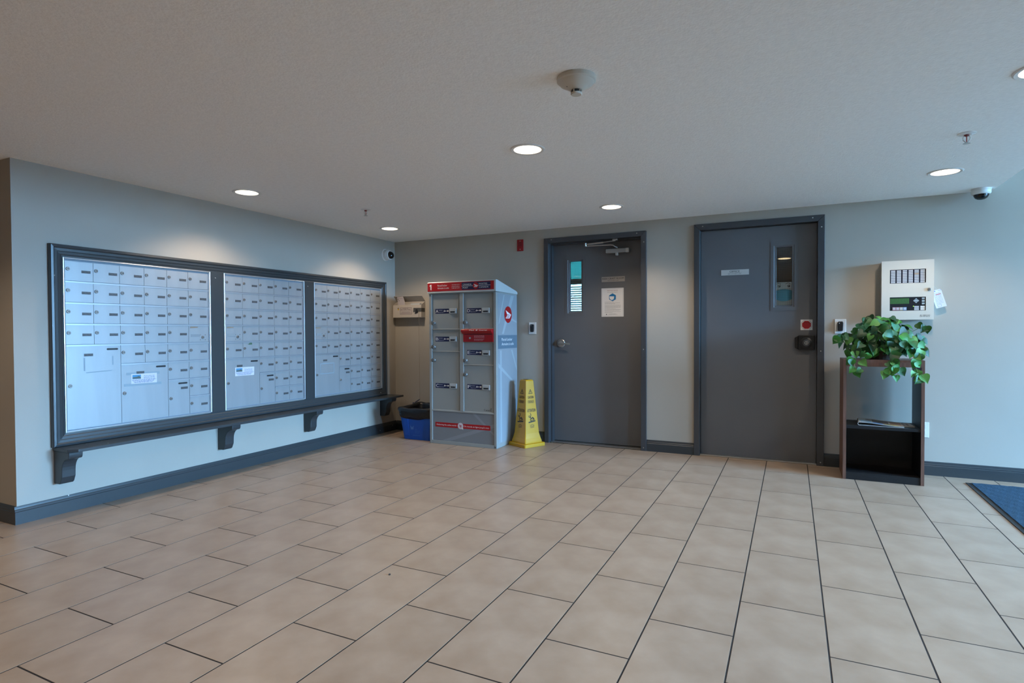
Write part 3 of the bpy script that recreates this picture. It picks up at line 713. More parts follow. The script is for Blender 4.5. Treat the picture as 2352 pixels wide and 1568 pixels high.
def locker_door(a0, a1, b0, b1, letter, lx, lz, sx, sz, knob):
    d = build('compartment_door', G(FD).box(a0+.001, a1-.001, b0+.001, b1-.006, -.001, .003), LGREY, lo, bevel=.001)
    build('door_rail', G(FD).tube([(a0+.002,b0-.001,.006),(a1-.002,b0-.001,.006)], .0055, 8), LGREY, lo)
    build('door_edge', G(FD).box(a1-.022, a1-.014, b0+.008, b1-.012, .003, .006), LGREY, d)
    p = build('key_return_label', G(FD).box(lx, lx+.160, lz, lz+.048, .003, .0036), NAVY, d)
    g = G(FD); c = .0040
    txt(g, letter, lx+.006, lz+.009, .031, .030, 'L', .02, c)
    txt(g, 'Key Return', lx+.041, lz+.030, .0075, .046, 'L', .0, c); txt(g, 'Retour de clé', lx+.041, lz+.010, .0075, .055, 'L', .0, c)
    g.ring(lx+.108, lz+.025, .0035, .0085, c, 16); g.rect(lx+.116, lx+.134, lz+.0235, lz+.0275, c); g.rect(lx+.124, lx+.127, lz+.019, lz+.0235, c)
    g.disc(lx+.146, lz+.025, .008, c, 14); g.flat([(lx+.153,lz+.019),(lx+.159,lz+.025),(lx+.153,lz+.031)], c)
    build('lettering', g, PRINTW, p, recalc=False)
    ch = build('key_chute', G(FD).box(sx, sx+.080, sz, sz+.050, .003, .016), CHUTE, d, bevel=.003)
    build('chute_slot', G(FD).prism([(sx+.015,sz+.008),(sx+.063,sz+.008),(sx+.067,sz+.021),(sx+.011,sz+.021)], .0158, .0166), BLACK, ch)
    build('chute_lip', G(FD).box(sx+.008, sx+.068, sz+.0215, sz+.026, .016, .019), STEEL, ch, bevel=.001)
    kx, kz = knob
    k = build('lock_knob', G(FD).lathe([(.018,.003),(.018,.010),(.013,.022),(.011,.022)], kx, kz, n=20, cap0=False), mat('knob_nickel','8f9190',.3,metal=.6) if 'knob_nickel' not in bpy.data.materials else bpy.data.materials['knob_nickel'], d)
    build('keyhole', G(FD).box(kx-.006, kx+.006, kz-.0015, kz+.0015, .022, .0226), BLACK, k)
LC = (.846, 1.1695); RC = (1.2125, 1.5445)
locker_door(*LC, 1.148, 1.496, 'A', .882, 1.304, 1.052, 1.303, (.868,1.212))
locker_door(*LC, .927, 1.148, 'B', .882, 1.026, 1.052, 1.026, (.868,.972))
locker_door(*LC, .3405, .927, 'C', .880, .560, 1.052, .560, (.868,.839))
locker_door(*RC, 1.152, 1.496, 'D', 1.248, 1.303, 1.422, 1.302, (1.236,1.213))
locker_door(*RC, .800, 1.020, 'E', 1.248, .896, 1.422, .894, (1.236,.842))
locker_door(*RC, .3405, .800, 'F', 1.248, .562, 1.422, .560, (1.236,.705))
# outgoing mail slot
ms = build('mail_slot_face', G(FK).box(1.213, 1.5440, 1.024, 1.150, -.0130, .004), RED, lo, bevel=.002)
g = G(lambda a,b,c: (c, LY-a, b)); g.prism([(.0045,1.146),(.0045,1.102),(.010,1.102),(.034,1.124),(.036,1.130),(.030,1.146)], 1.203, 1.540); hd = build('slot_hood', g, RED, ms, bevel=.003)
g = G(lambda a,b,c: (a, LY-.0300-.0, b)); g2 = G(lambda a,b,c: (a, LY-.0372+(b-1.130)*.375-c, b)); txt(g2, 'Mail', 1.300, 1.1325, .0095, .050, 'L', .01, 0); g2.flat([(1.372,1.1335),(1.384,1.1335),(1.392,1.141),(1.372,1.141)], 0); txt(g2, 'Courrier', 1.408, 1.1325, .0095, .088, 'L', .01, 0)
build('lettering', g2, PRINTW, hd, recalc=False)
build('slot_lock', G(FK).lathe([(.010,.004),(.010,.008),(.004,.008)], 1.290, 1.061, n=18, cap0=False), STEEL, ms)
build('slot_gap', G(FK).rect(1.225, 1.530, 1.094, 1.1005, .0046), mat('slot_dark','4a060a',.6), ms, recalc=False)
g = G(FK); rr = random.Random(4)
for k in range(4): scribble(g, 1.335, 1.448, 1.083-k*.0062, .0042, .0046, 0, rr)
for k in range(3): scribble(g, 1.335, 1.446-.008*k, 1.050-k*.0066, .0044, .0046, 0, rr)
build('print', g, mat('pink_print','c98a8c',.6), ms, recalc=False)
build('mail_rail', G(FD).tube([(1.214,1.0205,.008),(1.543,1.0205,.008)], .004, 8), STEEL, lo)
# wordmark and lower panel
g = G(FD); txt(g, 'Canada', 1.432, .356, .020, .082, 'L', .0, .0036); g.rect(1.505,1.509,.374,.384,.0036); g.rect(1.511,1.515,.374,.384,.0036); build('wordmark', g, INK, lo, recalc=False)
lp = build('lower_panel', G(FD).box(.8465, 1.5435, .0350, .3265, -.001, .006), LGREYD, lo)
g = G(FD); g.flat([(.95,.036),(1.05,.036),(1.543,.20),(1.543,.235)], .0064); g.flat([(1.30,.326),(1.543,.12),(1.543,.14),(1.34,.326)], .0066); build('pale_streak', g, mat('streak','7f8387',.45), lp, recalc=False)
rb = build('slogan_strip', G(FD).rect(.877, 1.503, .170, .217, .0070), RED, lp, recalc=False)
g = G(FD); txt(g, 'Delivering the online world', .893, .187, .0145, .228, 'L', .005, .0074); txt(g, "Du monde en ligne jusqu'à vous", 1.212, .187, .0145, .275, 'L', .005, .0074); build('lettering', g, PRINTW, rb, recalc=False)
em = build('cart_emblem', G(FD).disc(1.170, .1935, .032, .0076, 32), mat('emblem_pale','c4bcc0',.5), lp, recalc=False)
g = G(FD); a, b = 1.170, .1935
g.stroke([(a-.017,b+.012),(a-.010,b+.010),(a-.007,b-.009),(a+.010,b-.009)], .003, .0080); g.flat([(a-.009,b+.008),(a+.013,b+.006),(a+.010,b-.005),(a-.007,b-.005)][::-1], .0080)
g.disc(a-.004,b-.014,.003,.0080,10); g.disc(a+.007,b-.014,.003,.0080,10); build('cart', g, mat('cart_red','a5505a',.6), em, recalc=False)
g = G(FD); g.flat([(a+.014,b-.010),(a+.016,b-.034),(a+.022,b-.028),(a+.028,b-.036),(a+.032,b-.033),(a+.026,b-.026),(a+.034,b-.024)], .0083); build('pointer', g, PRINTW, em, recalc=False)
# side graphic
FS = FL(LX1)
sd = build('side_panel', G(FS).box(-.485, -.062, .045, 1.488, .0, .001), LSIDE, lo)
g = G(FS); d = .0014
for pts in ([(-.47,1.20),(-.36,1.48),(-.34,1.48),(-.455,1.20)], [(-.40,1.10),(-.20,1.48),(-.13,1.48),(-.36,1.10)], [(-.48,.78),(-.10,.58),(-.10,.60),(-.48,.82)], [(-.44,.05),(-.44,.94),(-.41,.94),(-.41,.05)], [(-.20,.94),(-.07,.72),(-.07,.76),(-.17,.94)], [(-.30,1.26),(-.07,1.21),(-.07,1.225),(-.30,1.29)]):
    g.flat(pts, d); d += .0001
build('pale_streak', g, LSTREAK, sd, recalc=False)
bd = build('name_band', G(FS).rect(-.485, -.062, .956, 1.087, .0024), BAND, sd, recalc=False)
g = G(FS); txt(g, 'Parcel Locker', -.408, 1.033, .027, .235, 'L', .006, .0028); txt(g, 'Armoire à colis', -.408, .988, .027, .265, 'L', .006, .0028); build('lettering', g, PRINTW, bd, recalc=False)
emblem(FS, -.265, 1.290, .082, .0030, sd, 'red_emblem')
g = G(FK); g.box(1.548,1.553,.012,.022,0,.0006); g.box(1.558,1.566,.010,.022,0,.0006); build('serial_sticker', g, INK, lo)

# ------------------------------------------------------------------ caution cone
ccx, ccy = 1.7515, -.2150; ANG = math.radians(64)        # square, turned
cu = Vector((math.cos(ANG), math.sin(ANG), 0)); cv = Vector((-math.sin(ANG), math.cos(ANG), 0))
def CF(a, b, c): p = Vector((ccx, ccy, c)) + a*cu + b*cv; return tuple(p)
cn = thing('caution_cone', 'yellow four-sided wet floor caution cone beside the locker', 'cone', (ccx, ccy, 0))
def sq(g, prof, ch=.10):
    """stack of chamfered squares (half side, z)"""
    vs, fs = [], []; n = 8
    for h, z in prof:
        k = h*ch
        for a, b in ((h,-h+k),(h,h-k),(h-k,h),(-h+k,h),(-h,h-k),(-h,-h+k),(-h+k,-h),(h-k,-h)): vs.append((a,b,z))
    for k in range(len(prof)-1): fs += [(k*n+i,k*n+(i+1)%n,(k+1)*n+(i+1)%n,(k+1)*n+i) for i in range(n)]
    fs += [tuple(range(n-1,-1,-1)), tuple((len(prof)-1)*n+i for i in range(n))]; g.add(vs, fs)
g = G(CF); sq(g, [(.130,.0005),(.130,.030),(.126,.034),(.112,.035)], .06); build('base', g, YEL, cn, bevel=.002)
g = G(CF); sq(g, [(.108,.0352),(.108,.050),(.098,.082),(.088,.130),(.0485,.638),(.044,.642),(.041,.648)], .07); body = build('body', g, YEL, cn, bevel=.0015)
build('top_tab', G(CF).box(-.012,.012,-.036,.036,.6482,.652), mat('tab_dark','6a5a1a',.6), cn)
zz0, zz1 = .130, .638; hh0, hh1 = .088, .0485; sl = (hh0-hh1)/(zz1-zz0)
PRINTB = mat('cone_print', '2b2410', .6)
for k in range(4):
    nrm = [(1,0),(0,1),(-1,0),(0,-1)][k]; tg = (-nrm[1], nrm[0])
    def CP(a, b, c, nrm=nrm, tg=tg):
        h = hh0-(b-zz0)*sl+.0012+c; return CF(nrm[0]*h+tg[0]*a, nrm[1]*h+tg[1]*a, b)
    g = G(CP)
    g.stroke([(-.022,.515),(0,.555),(.022,.515),(-.022,.515)], .005); g.rect(-.003,.003,.527,.541); g.rect(-.003,.003,.519,.523)
    txt(g, 'CAUTION', 0, .466, .027, .072, 'C', .02); txt(g, 'CUIDADO', 0, .422, .027, .076, 'C', .02); txt(g, 'ATTENTION', 0, .335, .032, .104, 'C', .02)
    g.ring(-.030, .293, .0055, .0105, 0, 14)
    g.stroke([(-.020,.283),(-.004,.270),(.010,.282),(.024,.272),(.032,.258)], .009); g.stroke([(-.018,.282),(-.008,.308),(-.016,.322)], .007)
    g.stroke([(-.006,.270),(-.020,.262),(-.012,.248),(.004,.256)], .007); g.stroke([(.012,.276),(.018,.262),(.012,.246)], .007)
    g.stroke([(-.040,.236),(.040,.246)], .012)
    g.stroke([(-.024,.205),(0,.212),(.026,.207)], .004); g.stroke([(-.026,.194),(.026,.198)], .004); g.stroke([(-.022,.183),(.024,.188)], .004)
    build('caution_print', g, PRINTB, body, recalc=False)
    g = G(CP); g.stroke([(-.009,.632),(-.009,.590),(-.005,.580),(.005,.580),(.009,.590),(.009,.632)], .002); build('grip_groove', g, mat('groove_yellow','b89410',.5) if 'groove_yellow' not in bpy.data.materials else bpy.data.materials['groove_yellow'], body, recalc=False)

# ------------------------------------------------------------------ recycling bin with bag
bn = thing('recycling_bin', 'blue plastic recycling bin on the floor left of the locker', 'bin', (.6, -.28, 0))
def frust(g, x0, x1, y0, y1, z0, e, z1, n=5, r=.03, cap=True):
    def loop(d, z):
        out = []; X0, X1, Y0, Y1 = x0-d, x1+d, y0-d, y1+d
        for cx_, cy_, a in ((X1-r,Y1-r,0),(X0+r,Y1-r,PI/2),(X0+r,Y0+r,PI),(X1-r,Y0+r,1.5*PI)):
            out += [(cx_+r*math.cos(a+PI/2*k/n), cy_+r*math.sin(a+PI/2*k/n), z) for k in range(n+1)]
        return out
    a, b = loop(0, z0), loop(e, z1); m = len(a)
    g.add(a+b, [(i,(i+1)%m,m+(i+1)%m,m+i) for i in range(m)] + ([tuple(range(m-1,-1,-1))] if cap else []))
g = G(); frust(g, .425, .772, -.440, -.130, .001, .034, .305); frust(g, .429, .768, -.436, -.134, .006, .034, .305); build('shell', g, BLUE, bn, recalc=False)
sk = .034/.304
FBN = lambda a,b,c: (a, -.440-(b-.001)*sk-.0012-c, b)
g = G(FBN); g.add([(.455,.04,0),(.510,.04,0),(.507,.23,0),(.445,.23,0),(.459,.044,.003),(.506,.044,.003),(.503,.226,.003),(.449,.226,.003)], [(4,5,6,7),(0,1,5,4),(1,2,6,5),(2,3,7,6),(3,0,4,7)]); build('front_rib', g, BLUE, bn)
g = G(FBN); g.flat([(.528,.150),(.534,.108),(.565,.108),(.571,.150),(.550,.128)], .0); txt(g, 'Metro', .585, .104, .010, .030, 'L', 0, 0); txt(g, 'Recovery', .585, .088, .010, .056, 'L', 0, 0); txt(g, 'Services', .585, .072, .010, .046, 'L', 0, 0); scribble(g, .552, .645, .045, .006, 0, 0, random.Random(2)); build('print', g, BLUEP, bn, recalc=False)
# bag liner folded over the rim
g = G(); rr = random.Random(12); rings = []
prof = [(.020,.215),(.032,.222),(.040,.250),(.045,.285),(.052,.315),(.046,.332),(.030,.335),(.022,.315),(.012,.250),(-.01,.15)]
M_ = 72
def bagloop(d, z, j):
    out = []; X0, X1, Y0, Y1 = .425-d, .772+min(d,.034), -.440-d, -.130+d; r = .045
    pts = []
    for cx_, cy_, a in ((X1-r,Y1-r,0),(X0+r,Y1-r,PI/2),(X0+r,Y0+r,PI),(X1-r,Y0+r,1.5*PI)):
        pts += [(cx_+r*math.cos(a+PI/2*k/6), cy_+r*math.sin(a+PI/2*k/6)) for k in range(7)]
    # resample
    P = [Vector(p) for p in pts] + [Vector(pts[0])]; L = [0]
    for i in range(len(P)-1): L.append(L[-1]+(P[i+1]-P[i]).length)
    for i in range(M_):
        t = L[-1]*i/M_; k = max(q for q in range(len(L)-1) if L[q] <= t); f = (t-L[k])/max(1e-9, L[k+1]-L[k])
        q = P[k].lerp(P[k+1], f)
        wob = .004*math.sin(i*.41+j*1.7)+.0025*math.sin(i*.83+j*2.9)
        zz = z + .010*math.sin(i*.35+1.0) * (1 if j < 2 else .35) + (.020 if j == 0 else .0)*math.sin(i*.17) + .003*math.sin(i*.7+j)
        hi = .012*max(0, math.sin(i*2*PI/M_+.3)) if j in (4,5,6) else 0
        qx = min(q.x+wob*.5, .812)
        out.append((qx, q.y+wob*.5, zz+hi))
    return out
for j, (d, z) in enumerate(prof): rings.append(bagloop(d, z, j))
g.add([p for r in rings for p in r], [(j*M_+i, j*M_+(i+1)%M_, (j+1)*M_+(i+1)%M_, (j+1)*M_+i) for j in range(len(rings)-1) for i in range(M_)])
tag(build('bin_bag', g, BAG, smooth=True, recalc=False), 'black plastic bag lining the blue recycling bin', 'bag')

# ------------------------------------------------------------------ return mail box
rx0, rx1, rz0, rz1, ry = .030, .413, 1.284, 1.425, -.078
MBX = mat('enamel_beige', 'b8b0a6', .45)
rbx = thing('return_mail_box', 'small beige wall box labelled return mail beside the room corner', 'mailbox', ((rx0+rx1)/2, 0, rz0))
g = G(FB(0))
g.box(rx0, rx1, rz0, rz1, .074, .078); g.prism([(rx0,rz0),(rx1,rz0),(rx1,rz0+.004),(rx0,rz0+.004)], .0005, .074); g.box(rx0+.004, rx1-.004, rz0, rz1+.04, .0005, .003)
build('box_shell', g, MBX, rbx, bevel=.001)
for x in (rx0, rx1-.004):
    g = G(lambda a,b,c: (c, -a, b)); g.prism([(.0005,rz0+.004),(.074,rz0+.004),(.074,rz1),(.0005,rz1+.040)], x, x+.004); build('box_side', g, MBX, rbx)
g = G(lambda a,b,c: (c, -a, b)); g.prism([(.002,1.4665),(.0035,1.4645),(.066,1.524),(.0635,1.527)], rx0, rx1+.002); build('lid', g, MBX, rbx)
FR = FB(ry)
lb = build('paper_label', G(FR).box(.126, .288, 1.318, 1.397, .0003, .0010), mat('label_paper','b3a9a4',.8), rbx)
g = G(FR); g.mitre(.128,.286,1.320,1.395,[(0,.0012),(.003,.0012),(.003,.0014),(0,.0014)]); txt(g, 'RETURN MAIL', .207, 1.364, .016, .138, 'C', 0, .0014); scribble(g,.170,.244,1.384,.006,.0014,0,random.Random(1)); g.rect(.148,.264,1.345,1.3475,.0014); g.rect(.142,.270,1.332,1.3345,.0014); build('lettering', g, mat('label_ink','5a5058',.7), lb, recalc=False)
g = G(FR); g.disc(.104,1.376,.009,.0006,14); build('yellow_sticker', g, mat('sticker_yellow','c09a18',.6), rbx, recalc=False)
g = G(FR); g.flat([(.094,1.386),(.106,1.384),(.112,1.396),(.098,1.394)], .0009); build('dark_sticker', g, mat('sticker_dark','3a2c34',.6), rbx, recalc=False)
g = G(FR); g.flat([(.306,1.342),(.413,1.346),(.413,1.389),(.310,1.390)], .0008); g.box(rx1+.0006, rx1+.0010, 1.346, 1.388, -.070, 0); build('dark_tape', g, mat('duct_tape','4a4a48',.5), rbx, recalc=False)
g = G(FR); g.prism([(.345,1.374),(.362,1.376),(.372,1.340),(.352,1.332),(.330,1.326),(.340,1.345)], .0012, .008); build('tape_knot', g, BLACK, rbx)
# letters standing in the box
g = G(lambda a,b,c: (a, -.046-(b-1.36)*.22-c, b)); g.prism([(.098,1.36),(.190,1.36),(.184,1.470),(.170,1.520),(.092,1.516),(.094,1.470)], 0, .006)
e = tag(build('envelope', g, mat('envelope_white','c0b8bb',.75), bevel=.001), 'white envelope sticking up from the return mail box', 'envelope')
g = G(lambda a,b,c: (a, -.046-(b-1.36)*.22-.0062-c, b)); g.disc(.104,1.490,.005,.0,10); g.disc(.113,1.475,.005,.0,10); g.rect(.095,.172,1.4975,1.4990,.0); build('envelope_marks', g, INK, e, recalc=False)
g = G(); g.box(.265, .385, -.066, -.030, 1.36, 1.440); tag(build('letter_bundle', g, mat('letter_white','b9c0c4',.75), bevel=.001), 'pale letters lying inside the return mail box', 'letters')
# pen on a string
ps = thing('pen_on_string', 'dark blue pen hanging on a thin string from the return mail box', 'pen', (.40, -.08, .35))
g = G(); g.tube([(.388,-.088,1.352),(.390,-.088,.9),(.392,-.086,.372)], .0016, 6); build('string', g, mat('string_beige','9a8f80',.8), ps)
g = G(); g.tube([(.300,-.110,.302),(.318,-.106,.319),(.350,-.098,.347),(.392,-.086,.375)], [.004,.006,.006,.004], 8); g.tube([(.318,-.112,.319),(.322,-.104,.339)], .009, 8); build('pen_barrel', g, mat('pen_blue','1c2347',.35), ps)

# ------------------------------------------------------------------ wall devices
f0 = FB(0)
o = thing('fire_alarm_plate', 'small red wall plate high between locker and craft room door', 'alarm', (1.59, 0, 1.948))
build('plate', G(f0).box(1.555, 1.626, 1.948, 2.066, .0005, .007), REDD, o, bevel=.002)
build('grille', G(f0).box(1.568, 1.613, 1.995, 2.040, .007, .010), mat('deep_red','7c0d14',.5), o, bevel=.002)
for z in (1.966, 2.050): build('screw', G(f0).lathe([(.005,.007),(.005,.009)], 1.5905, z, n=10, cap0=False), STEEL, o)
def fob(a0, a1, b0, b1, lab):
    o = thing('fob_reader', lab, 'reader', ((a0+a1)/2, 0, b0))
    build('wall_plate', G(f0).box(a0, a1, b0, b1, .0005, .007), WHITE, o, bevel=.003)
    ca, cb = (a0+a1)/2, (b0+b1)/2; q = [(-.019,-.030),(-.016,-.038),(.016,-.038),(.019,-.030),(.021,.028),(.016,.040),(-.016,.040),(-.021,.028)]
    r = build('reader_body', G(f0).prism([(ca+x, cb+y) for x, y in q], .007, .024), BLACK, o, bevel=.004)
    build('indicator', G(f0).disc(ca-.008, cb+.026, .003, .0246, 10), PRINTW, r, recalc=False)
fob(1.684, 1.766, 1.095, 1.215, 'white plate with black key fob reader beside the craft room door')
fob(4.423, 4.504, 1.093, 1.212, 'white plate with black key fob reader right of the office door')
o = thing('wall_outlet', 'white outlet plate low on the wall behind the bookcase', 'outlet', (5.03, 0, .289))
build('cover_plate', G(f0).box(4.992, 5.064, .289, .408, .0005, .006), WHITE, o, bevel=.002)
for z in (.325, .372): build('socket', G(f0).box(5.012, 5.044, z-.014, z+.014, .006, .008), mat('socket_white','cfcfca',.4) if 'socket_white' not in bpy.data.materials else bpy.data.materials['socket_white'], o, bevel=.002)

# fire alarm annunciator
fp = thing('fire_alarm_cabinet', 'cream fire alarm annunciator cabinet on the wall above the plant', 'alarm panel', (4.905, 0, 1.20))
PD = .088
build('back_box', G(f0).box(4.742, 5.069, 1.205, 1.650, .0005, PD-.016), CREAM, fp)
g = G(f0)
for q in ((4.737,4.792,1.200,1.655),(5.0235,5.074,1.200,1.655),(4.792,5.0235,1.200,1.270),(4.792,5.0235,1.374,1.481),(4.792,5.0235,1.586,1.655)): g.box(*q, PD-.016, PD)
dr = build('cabinet_door', g, CREAM, fp, recalc=False)
FPN = FB(-PD)
zw = build('zone_window', G(FPN).box(4.792, 5.0235, 1.481, 1.586, -.014, -.005), mat('window_dark','1d1d2c',.25), fp)
ZL = mat('zone_label','b9bec4',.5)
for c in range(6):
    for r in range(8):
        a = 4.7995+c*.0378; b = 1.5715-r*.01245
        g = G(FPN); g.box(a, a+.0285, b, b+.0095, -.005, -.0042)
        build('zone_strip', g, mat('zone_tan','b9a68f',.5) if (c, r) == (4, 2) else ZL, zw)
dw = build('display_window', G(FPN).box(4.792, 5.0235, 1.270, 1.374, -.014, -.005), mat('display_black','25282d',.25), fp)
lc = build('screen', G(FPN).box(4.796, 4.918, 1.323, 1.365, -.005, -.0042), mat('lcd_green','3f6a3c',.3), dw)
g = G(FPN); rr = random.Random(8)
for k in range(4): scribble(g, 4.800, 4.914, 1.3545-k*.009, .0055, -.0040, 0, rr)
build('screen_print', g, mat('lcd_ink','2f5233',.4), lc, recalc=False)
BT = mat('button_grey','9fb0b8',.45)
g = G(FPN); cx, cz = 4.963, 1.345
for t in range(4):
    a = PI/2*t; P = [(.019,0),(.010,-.009),(.010,.009)]; p = [(cx+x*math.cos(a)-y*math.sin(a), cz+x*math.sin(a)+y*math.cos(a)) for x, y in P]
    build('arrow_button', G(FPN).prism(p[::-1], -.005, -.003), BT, dw)
build('enter_button', G(FPN).box(cx-.009, cx+.009, cz-.007, cz+.007, -.005, -.003), BT, dw)
for k in range(3): build('side_button', G(FPN).box(4.999, 5.017, 1.3555-k*.0195, 1.3685-k*.0195, -.005, -.003), BT, dw)
for k, c_ in enumerate(('c08f9b','b98a9a','b5ab94','7fa6cf')):
    b = build('function_button', G(FPN).box(4.811+k*.0232, 4.832+k*.0232, 1.274, 1.297, -.005, -.003), mat('button_tint', c_, .5), dw); build('button_face', G(FPN).rect(4.8135+k*.0232, 4.8295+k*.0232, 1.278, 1.293, -.0027), ZL, b, recalc=False)
for k in range(3): build('status_strip', G(FPN).box(4.951, 4.981, 1.2735+k*.011, 1.2825+k*.011, -.005, -.0042), ZL, dw)
for k in range(2): build('status_strip', G(FPN).box(4.990, 5.018, 1.2735+k*.0165, 1.2885+k*.0165, -.005, -.0042), WHITE, dw)
build('power_led', G(FPN).disc(4.946, 1.303, .0035, -.0044, 10), emit('led_green', (.45,1,.15), 1.2), dw, recalc=False)
build('cam_lock', G(FPN).lathe([(.011,.0),(.011,.007),(.008,.010),(.003,.010)], 5.044, 1.429, n=18, cap0=False), STEEL, dr)
g = G(FPN); txt(g, 'MIRCOM', 5.006, 1.229, .0075, .044, 'L', .02, .0006); g.flat([(4.986,1.229),(4.990,1.2365),(4.994,1.2365),(4.998,1.229),(4.994,1.232),(4.990,1.232)], .0006); scribble(g, 4.986, 5.050, 1.2225, .004, .0006, 0, random.Random(6)); build('logo_print', g, INK, dr, recalc=False)
# inspection tag
FT_ = FB(-.045)
t = tag(build('inspection_tag', G(FT_).prism([(5.074,1.360),(5.098,1.283),(5.162,1.302),(5.127,1.423),(5.116,1.432),(5.080,1.422)], 0, .0008), mat('tag_paper','d4d6dc',.75)), 'white paper inspection tag hanging at the side of the fire alarm panel', 'tag')
g = G(FT_); c = .0011; rr = random.Random(10)
FTr = lambda a,b,cc: FT_(5.115+(a-5.115)*.958+(b-1.36)*-.0+ -(b-1.36)*.27*-1*-1, b+(a-5.115)*.28, cc)
g = G(FTr); g.disc(5.100,1.418,.005,c,12); txt(g,'FIRE',5.122,1.414,.006,.020,'L',0,c)
for k in range(9): scribble(g, 5.088, 5.134, 1.400-k*.0095, .0036, c, 0, rr)
g.mitre(5.090,5.115,1.300,1.318,[(0,c),(.0016,c),(.0016,c+.0001),(0,c+.0001)])
build('print', g, mat('tag_ink','7f93c0',.7), t, recalc=False)
g = G(FTr); g.rect(5.100,5.132,1.3885,1.3945,c+.0002); build('red_print', g, mat('tag_red','b0646e',.7), t, recalc=False)
build('tag_wire', G().tube([(5.100,-.046,1.419),(5.092,-.05,1.440),(5.075,-.06,1.452)], .0007, 6), STEEL, t)

# ------------------------------------------------------------------ bookcase
bx0, bx1, by0, by1, bz = 4.458, 4.967, -.410, -.062, .902
bc = thing('bookcase', 'narrow walnut and black bookcase with open top shelf against the wall', 'bookcase', ((bx0+bx1)/2, (by0+by1)/2, 0))
g = G(); g.box(bx0, bx0+.021, by0, by1, .0005, bz); build('side_panel', g, WOOD, bc)
g = G(); g.box(bx1-.021, bx1, by0, by1, .0005, bz); build('side_panel', g, WOOD, bc)
for x0, x1 in ((bx0+.0211, bx0+.0221), (bx1-.0221, bx1-.0211)):
    g = G(); g.box(x0, x1, by0+.003, by1, .001, bz-.052); build('side_lining', g, BLKLAM, bc)
g = G(); g.box(bx0+.0212, bx1-.0212, by0, by1, bz-.020, bz-.0005); build('top_board', g, WOOD, bc)
g = G(); g.box(bx0+.0212, bx1-.0212, by0, by0+.018, bz-.051, bz-.0205); build('top_rail', g, WOOD, bc)
g = G(); g.box(bx0+.0223, bx1-.0223, by0+.006, by1-.02, .385, .406); build('shelf', g, BLKLAM, bc)
g = G(); g.box(bx0+.0223, bx1-.0223, by0+.004, by1, .035, .055); build('bottom_shelf', g, BLKLAM, bc)
g = G(); g.box(bx0+.0223, bx1-.0223, by0+.004, by0+.020, .001, .0348); build('kick_board', g, BLKLAM, bc)
g = G(); g.box(bx0+.0223, bx1-.0223, by1-.019, by1-.014, .0555, .384); build('back_panel', g, BLKLAM, bc)
# newspapers
NEWS = mat('newsprint', 'b3b6b4', .8)
def loopprof(w_, t, h, n=8):
    """folded stack: a flattened U seen from the front"""
    out = [(w_, 0), (h*.5, 0)]
    out += [(h*.5-h*.5*math.sin(PI*k/n), h*.5-h*.5*math.cos(PI*k/n)) for k in range(1, n)]
    out += [(h*.5, h), (w_*.30, h*.95), (w_*.62, h*.55), (w_, t*2.2)]
    inn = [(x+(t if i < 2+n//2 and i > 1 else 0)*.6, y) for i, (x, y) in enumerate(out)]
    ins = [(w_, t), (h*.5, t)] + [(h*.5-(h*.5-t)*math.sin(PI*k/n), h*.5-(h*.5-t)*math.cos(PI*k/n)) for k in range(1, n)] + [(h*.5, h-t), (w_*.30, h*.95-t), (w_*.62, h*.55-t), (w_, t*1.15)]
    return out + ins[::-1]
NA = math.radians(-4)
def NF(x0, y0, ang): return lambda a,b,c: (x0+a*math.cos(ang)-c*math.sin(ang), y0+a*math.sin(ang)+c*math.cos(ang), .4065+b)
g = G(NF(4.556, -.372, NA)); P = loopprof(.292, .0035, .026); g.prism(P[::-1], 0, .235)
nw = tag(build('newspaper', g, NEWS), 'folded newspaper with loop edge lying on the bookcase shelf', 'newspaper')
g = G(NF(4.556, -.372, NA)); rr = random.Random(21)
def nsurf(a, d): 
    w_ = .292; h = .026; pts = [(.013,h),(w_*.30,h*.95),(w_*.62,h*.55),(w_,.0077)]
    for (xa,ya),(xb,yb) in zip(pts, pts[1:]):
        if xa <= a <= xb: return ya+(yb-ya)*(a-xa)/(xb-xa)+.0006
    return .027
def patch(g, a0, a1, d0, d1, mi=0):
    n = max(2, int((a1-a0)/.02)); vs = []
    for k in range(n+1): a = a0+(a1-a0)*k/n; vs += [(a, nsurf(a,d0), d0), (a, nsurf(a,d1), d1)]
    g.add(vs, [(2*k,2*k+2,2*k+3,2*k+1) for k in range(n)], mi)
patch(g, .02, .09, .03, .12, 0); patch(g, .095, .20, .06, .19, 1); patch(g, .10, .16, .006, .05, 2); patch(g, .17, .262, .012, .034, 3); patch(g, .17, .25, .04, .055, 4); patch(g, .21, .28, .075, .2, 4)
for k in range(14): a = rr.uniform(.02,.24); d = rr.uniform(.005,.2); patch(g, a, a+rr.uniform(.02,.045), d, d+rr.uniform(.006,.018), 1)
build('newsprint_pictures', g, [mat('print_blue','7f98a8',.8), mat('print_dark','6a6563',.8), mat('print_sky','5f7fae',.8), mat('print_yellow','b5a83a',.8), mat('print_tan','a08878',.8)], nw, recalc=False)
g = G(NF(4.838, -.330, math.radians(4))); P = loopprof(.085, .002, .009); g.prism([(.085-x, y) for x, y in P], 0, .15)
nn = tag(build('newspaper', g, NEWS), 'small folded newspaper partly under the larger one on the bookcase shelf', 'newspaper')
g = G(NF(4.838, -.330, math.radians(4))); g.add([(.045,.0098,.02),(.055,.0098,.02),(.055,.0098,.10),(.045,.0098,.10),(.02,.0098,.01),(.026,.0098,.01),(.026,.0098,.12),(.02,.0098,.12)], [(0,1,2,3),(4,5,6,7)]); build('newsprint_headline', g, mat('print_red','7c5a58',.8), nn, recalc=False)

